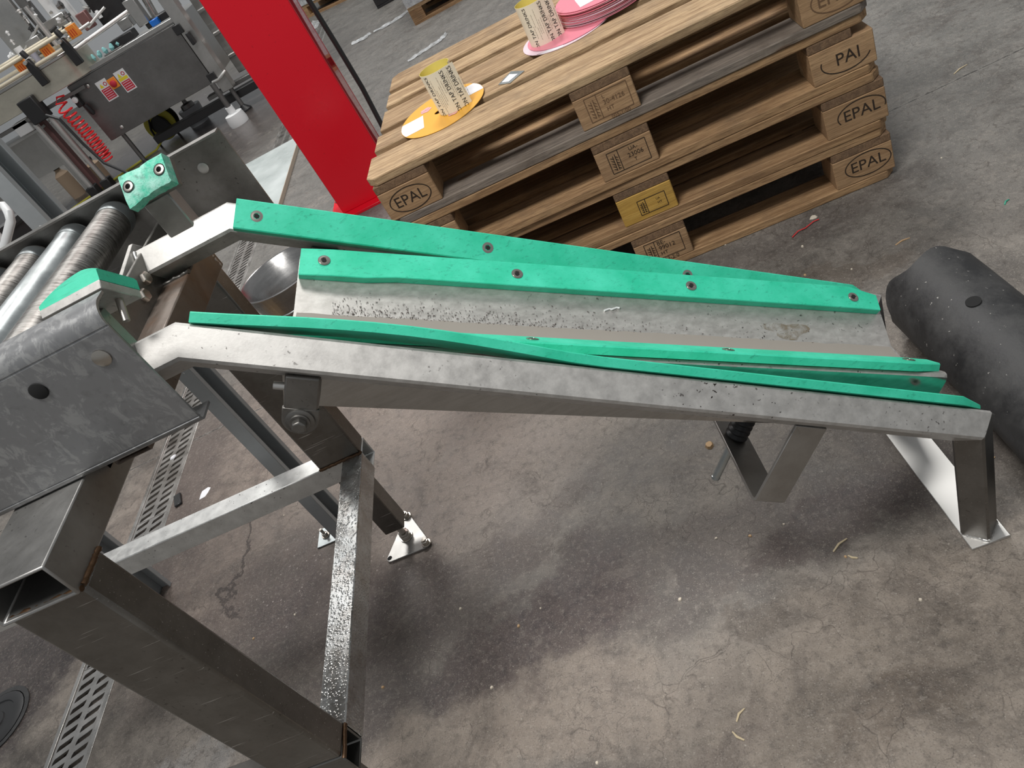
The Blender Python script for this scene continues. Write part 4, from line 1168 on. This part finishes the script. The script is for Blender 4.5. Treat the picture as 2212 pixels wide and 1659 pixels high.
for (p0, p1, r, m_, nm) in (((-2.45, 4.42, .93), (-1.98, 4.62, .955), .016, 'weld_bright', 'round_bar'), ((-2.40, 4.40, 1.01), (-2.22, 4.44, 1.02), .012, 'weld_bright', 'round_bar'),
        ((-2.30, 4.55, 1.0), (-2.12, 4.6, 1.05), .010, 'weld_bright', 'round_bar'), ((-2.65, 4.7, 1.0), (-2.65, 4.7, 1.3), .02, 'weld_bright', 'filling_pipe'),
        ((-2.22, 4.8, .95), (-2.22, 4.8, 1.3), .035, 'black', 'pneumatic_cylinder'), ((-2.12, 4.8, .95), (-2.12, 4.8, 1.3), .035, 'black', 'pneumatic_cylinder'),
        ((-2.75, 4.75, 1.07), (-2.60, 4.78, 1.10), .012, 'black', 'air_fitting'), ((-1.92, 4.8, .80), (-1.86, 4.82, 1.3), .03, 'mirror', 'steel_pipe'),
        ((-3.0, 4.75, 1.04), (-2.7, 4.8, 1.17), .010, 'weld_bright', 'round_bar'), ((-2.92, 4.7, .955), (-2.92, 4.7, 1.12), .03, 'white', 'white_bottle'), ((-2.84, 4.68, .955), (-2.84, 4.68, 1.06), .024, 'lilac', 'small_bottle')):
    B().cyl(p0, p1, r, 14).build(nm, m_, bm_, smooth=True)
random.seed(23)
for i in range(46):
    x = random.uniform(-3.15, -1.95); y = random.uniform(4.62, 4.9); z = random.uniform(.99, 1.34)
    m_ = random.choice(('weld_bright', 'weld_bright', 'white', 'black', 'mach_steel', 'film', 'mirror'))
    L_ = random.uniform(.02, .075); r = random.uniform(.008, .024)
    d_ = Vector(random.choice(((1, 0, .05), (0, .1, 1), (0, .1, 1), (.5, 0, .8))))
    B().lathe([(r, 0), (r, L_ * .5), (r * 1.5, L_ * .55), (r * 1.5, L_ * .8), (r * .7, L_ * .85), (r * .7, L_)], (x, y, z), d_, 8).build('valve_fitting', m_, bm_, smooth=40)
for i in range(9):
    x = -2.42 + i * .055; y = 4.50 + random.uniform(-.01, .03)
    if i < 6: B().lathe([(.012, 0), (.02, .02), (.01, .045), (0, .05)], (x, y + .05, .80), (random.uniform(-.4, .4), 0, 1), 8).build('film_tuft', 'teal_pale', bm_)
rg_ = B().box(-2.70, -2.655, 4.40, 4.45, .60, .70).build('air_regulator', 'black', bm_, .006, 2)
B().lathe([(.022, 0), (.022, .014), (.018, .016), (0, .016)], (-2.675, 4.40, .66), (0, -1, 0), 18).build('pressure_gauge', 'white', rg_, smooth=True)
B().lathe([(.018, 0), (.02, -.07), (.012, -.085), (0, -.088)], (-2.645, 4.41, .60), (-.1, 0, 1), 16).build('filter_bowl', 'black', rg_, smooth=True)
# coiled red hose
pts = []
N_ = 300; turns = 15
for i in range(N_ + 1):
    u = i / N_; a = u * turns * 2 * PI
    cx = -2.76 + .015 * math.sin(u * 3); z = .685 - .47 * (u ** .8)
    pts.append((cx + .046 * math.cos(a), 4.335 + .046 * math.sin(a), z + .006 * math.sin(a)))
hs = tag(B().tube([(-2.72, 4.40, .72), (-2.77, 4.38, .735), (-2.80, 4.36, .70)] + pts, .0075, 6).build('coiled_air_hose', 'hose_red', None, smooth=True, loc=(-2.76, 4.36, .2)), 'coiled red air hose hanging at the left of the machine door', 'hose')
tag(B().tube([(-2.88, 4.285, .68), (-2.80, 4.25, .62), (-2.78, 4.24, .40), (-2.74, 4.22, .22), (-2.60, 4.15, .08), (-2.40, 4.12, .012), (-2.2, 4.16, .012)], .011, 8).build('black_cable', 'black', None, smooth=True, loc=(-2.88, 4.35, 0)), 'black cable looping down from the machine bracket to the floor', 'cable')
# hose reel, grey pot, bits under the conveyor
rl = thing('cable_reel', (-2.50, 5.1, 0), 'yellow and black cable reel on the wet floor under the machine', 'cable reel')
for dy, m_ in ((0, 'hose_yellow'), (.10, 'black')):
    B().lathe([(.13, 0), (.135, .008), (.13, .016), (.03, .016)], (-2.50, 4.95 + dy, .145), (0, 1, 0), 28).build('reel_flange', m_, rl, smooth=40)
B().cyl((-2.50, 4.94, .145), (-2.50, 5.08, .145), .075, 24).build('reel_drum', 'black', rl, smooth=True)
B().tube([(-2.60, 4.92, .0), (-2.58, 4.92, .15), (-2.50, 4.92, .30), (-2.42, 4.92, .15), (-2.40, 4.92, .0)], .01, 8).build('reel_frame', 'black', rl, smooth=True)
tag(B().tube([(-2.54, 4.93, .05), (-2.62, 4.85, .010), (-2.78, 4.75, .009), (-2.95, 4.66, .009), (-3.2, 4.5, .009), (-3.5, 4.3, .009)], .009, 8).build('yellow_cable', 'hose_yellow', None, smooth=True, loc=(-2.54, 4.93, 0)), 'yellow cable running over the wet floor from the reel', 'cable')
pt_ = thing('grey_pot', (-2.22, 5.0, 0), 'grey plastic pot with dark lid on the floor under the machine', 'pot')
B().lathe([(.085, 0), (.10, .14), (.098, .15), (0, .15)], (-2.22, 5.0, 0), n=28).build('pot_body', 'goods', pt_, smooth=40)
B().lathe([(.06, .15), (.055, .18), (.02, .19), (.018, .22), (0, .22)], (-2.22, 5.0, 0), n=24).build('pot_lid', 'mach_steel', pt_, smooth=40)
for k, (x, y, r, h, m_, lb) in enumerate(((-3.30, 4.85, .05, .24, 'teal', 'green topped spray bottle under the machine shelf'), (-3.22, 4.95, .06, .2, 'cardboard', 'tan canister under the machine shelf'), (-3.42, 4.8, .06, .3, 'cardboard', 'tall tan jar under the machine shelf'))):
    o = thing('storage_bottle', (x, y, 0), lb, 'bottle', 'containers stored under the machine')
    B().lathe([(r, 0), (r, h * .7), (r * .45, h * .82), (r * .4, h * .9)], (x, y, 0), n=20).build('bottle_body', 'white' if k == 0 else m_, o, smooth=40)
    B().lathe([(r * .5, h * .88), (r * .5, h), (0, h)], (x, y, 0), n=16).build('cap', 'teal' if k == 0 else 'black', o, smooth=40)
# trolley with white tube handle and black bin beyond the conveyor
tl = thing('white_trolley', (-1.25, .65, 0), 'white tubular trolley frame beyond the roller conveyor', 'trolley')
B().tube([(-1.31, .40, 0), (-1.24, .40, .69), (-1.145, .40, .775), (-1.072, .40, .824), (-1.066, .41, .842), (-1.085, .45, .858), (-1.25, .60, .865), (-1.34, .68, .80), (-1.38, .72, 0)], .013, 10).build('tube_handle', 'white', tl, smooth=True)
B().box(-1.75, -1.37, .45, .85, .30, .33).build('tray', 'cardboard', tl, .004, 1)
for x, y in ((-1.7, .5), (-1.7, .8)):
    B().cyl((x, y, 0), (x, y, .30), .012, 10).build('leg', 'white', tl, smooth=True)
bn = thing('black_bin', (-1.76, 1.26, 0), 'round black plastic bin beyond the roller conveyor', 'bin')
B().lathe([(.20, 0), (.26, .70), (.25, .70), (.19, .02), (0, .02)], (-1.76, 1.26, 0), n=32).build('bin_body', 'black', bn, smooth=40)
B().lathe([(.262, .68), (.272, .69), (.272, .71), (.25, .715), (.25, .70)], (-1.76, 1.26, 0), n=32).build('bin_rim', 'black', bn, smooth=40)

# ------------------------------------------------------------------ litter on the floor
random.seed(11)
def chip(x, y, s, mat, name, label, group=None, flat=.4, rz=None):
    b = B(); k = 7
    ring = [(s * random.uniform(.7, 1.2) * math.cos(2 * PI * i / k), s * random.uniform(.6, 1.0) * math.sin(2 * PI * i / k)) for i in range(k)]
    b.loft([[(a, c_, 0) for a, c_ in ring], [(a * .75, c_ * .75, s * flat) for a, c_ in ring]])
    o = b.build(name, mat, None, local=True)
    o.location = (x, y, 0); o.rotation_euler = (0, 0, random.random() * 6 if rz is None else rz)
    return tag(o, label, 'litter', group)
def straw(x, y, L, rz, label, mat='straw', group=None):
    o = B().loft([[(-L / 2, -.0012, 0), (-L / 2, .0012, 0), (-L / 2, .0012, .0014), (-L / 2, -.0012, .0014)], [(0, .0008, .001), (0, .0042, .001), (0, .0042, .003), (0, .0008, .003)], [(L / 2, -.001, 0), (L / 2, .0008, 0), (L / 2, .0008, .0014), (L / 2, -.001, .0014)]]).build('straw', mat, None, local=True)
    o.location = (x, y, 0); o.rotation_euler = (0, 0, rz)
    return tag(o, label, 'straw', group)
for x, y in ((.4295, -.9253), (-.0475, -1.0545), (.1206, -1.2472), (-.10, -.86), (.07, -.93), (.33, -1.02), (.95, -.36), (1.01, -.47), (.55, -.95), (.68, -1.17), (-.52, -.70), (-.40, -.78), (-.36, -.62), (1.3, -.1), (.75, -.05), (.9, -.2), (.62, -.13), (-.6, -.35)):
    chip(x, y, random.uniform(.0025, .0042), 'crumb', 'pale_crumb', 'tiny pale crumb lying on the concrete floor', 'pale crumbs on the floor', .6)
for x, y in ((.4869, -.9474), (.02, -.95), (-.63, -.72), (-.28, -.97), (.86, -.31), (.615, -1.055)):
    chip(x, y, random.uniform(.003, .0045), 'crumb_tan', 'tan_crumb', 'tiny tan crumb lying on the concrete floor', 'tan crumbs on the floor', .6)
chip(.4901, -.7034, .012, 'crumb_tan', 'bread_crumb', 'large tan crumb on the floor beside the threaded rod', None, .5)
chip(.9689, -.1049, .010, 'crumb', 'pale_chip', 'pale chip on the floor in front of the bottom pallet', None, .3)
chip(-.9202, -.0968, .022, 'paper_w', 'paper_scrap', 'white paper scrap on the floor next to the slotted drain', None, .08)
chip(-1.113, .17, .012, 'paper_w', 'paper_scrap', 'small white scrap lying on the drain grating', None, .3)
o = B().box(-.012, .012, -.028, .028, 0, .009).build('black_clip', 'black', None, .002, 1, local=True); o.location = (-1.02, -.078, 0); o.rotation_euler = (0, 0, .35)
tag(o, 'small black plastic clip on the floor next to the drain', 'clip')
straw(.3603, -1.2491, .024, .7, 'straw piece on the floor, farther of the two at the bottom')
straw(.3463, -1.2777, .022, 2.2, 'straw piece on the floor, nearer of the two at the bottom')
straw(.6168, -1.0308, .034, .45, 'thin straw on the floor between the strap and the rail foot')
straw(.625, -1.06, .016, 2.4, 'short straw on the floor left of the rail foot')
straw(1.5505, .2587, .05, .35, 'pale straw on the floor right of the pallet stack')
straw(1.0778, -.3429, .035, .1, 'brown splinter on the floor above the rubber roll', 'crumb_tan')
straw(.9, -.965, .03, 2.2, 'brown splinter on the floor beside the rail foot', 'crumb_tan')
straw(1.3005, -.3639, .02, .6, 'tiny green leaf shred on the floor right of the pallets', 'teal')
o = tag(B().tube([(.895, -.150, .003), (.915, -.140, .006), (.935, -.138, .004), (.960, -.128, .005), (.975, -.126, .003)], .0013, 6).build('red_twist_tie', 'hose_red', None, smooth=True, loc=(.895, -.15, 0)), 'thin red twist tie on the floor in front of the bottom pallet', 'twist tie')
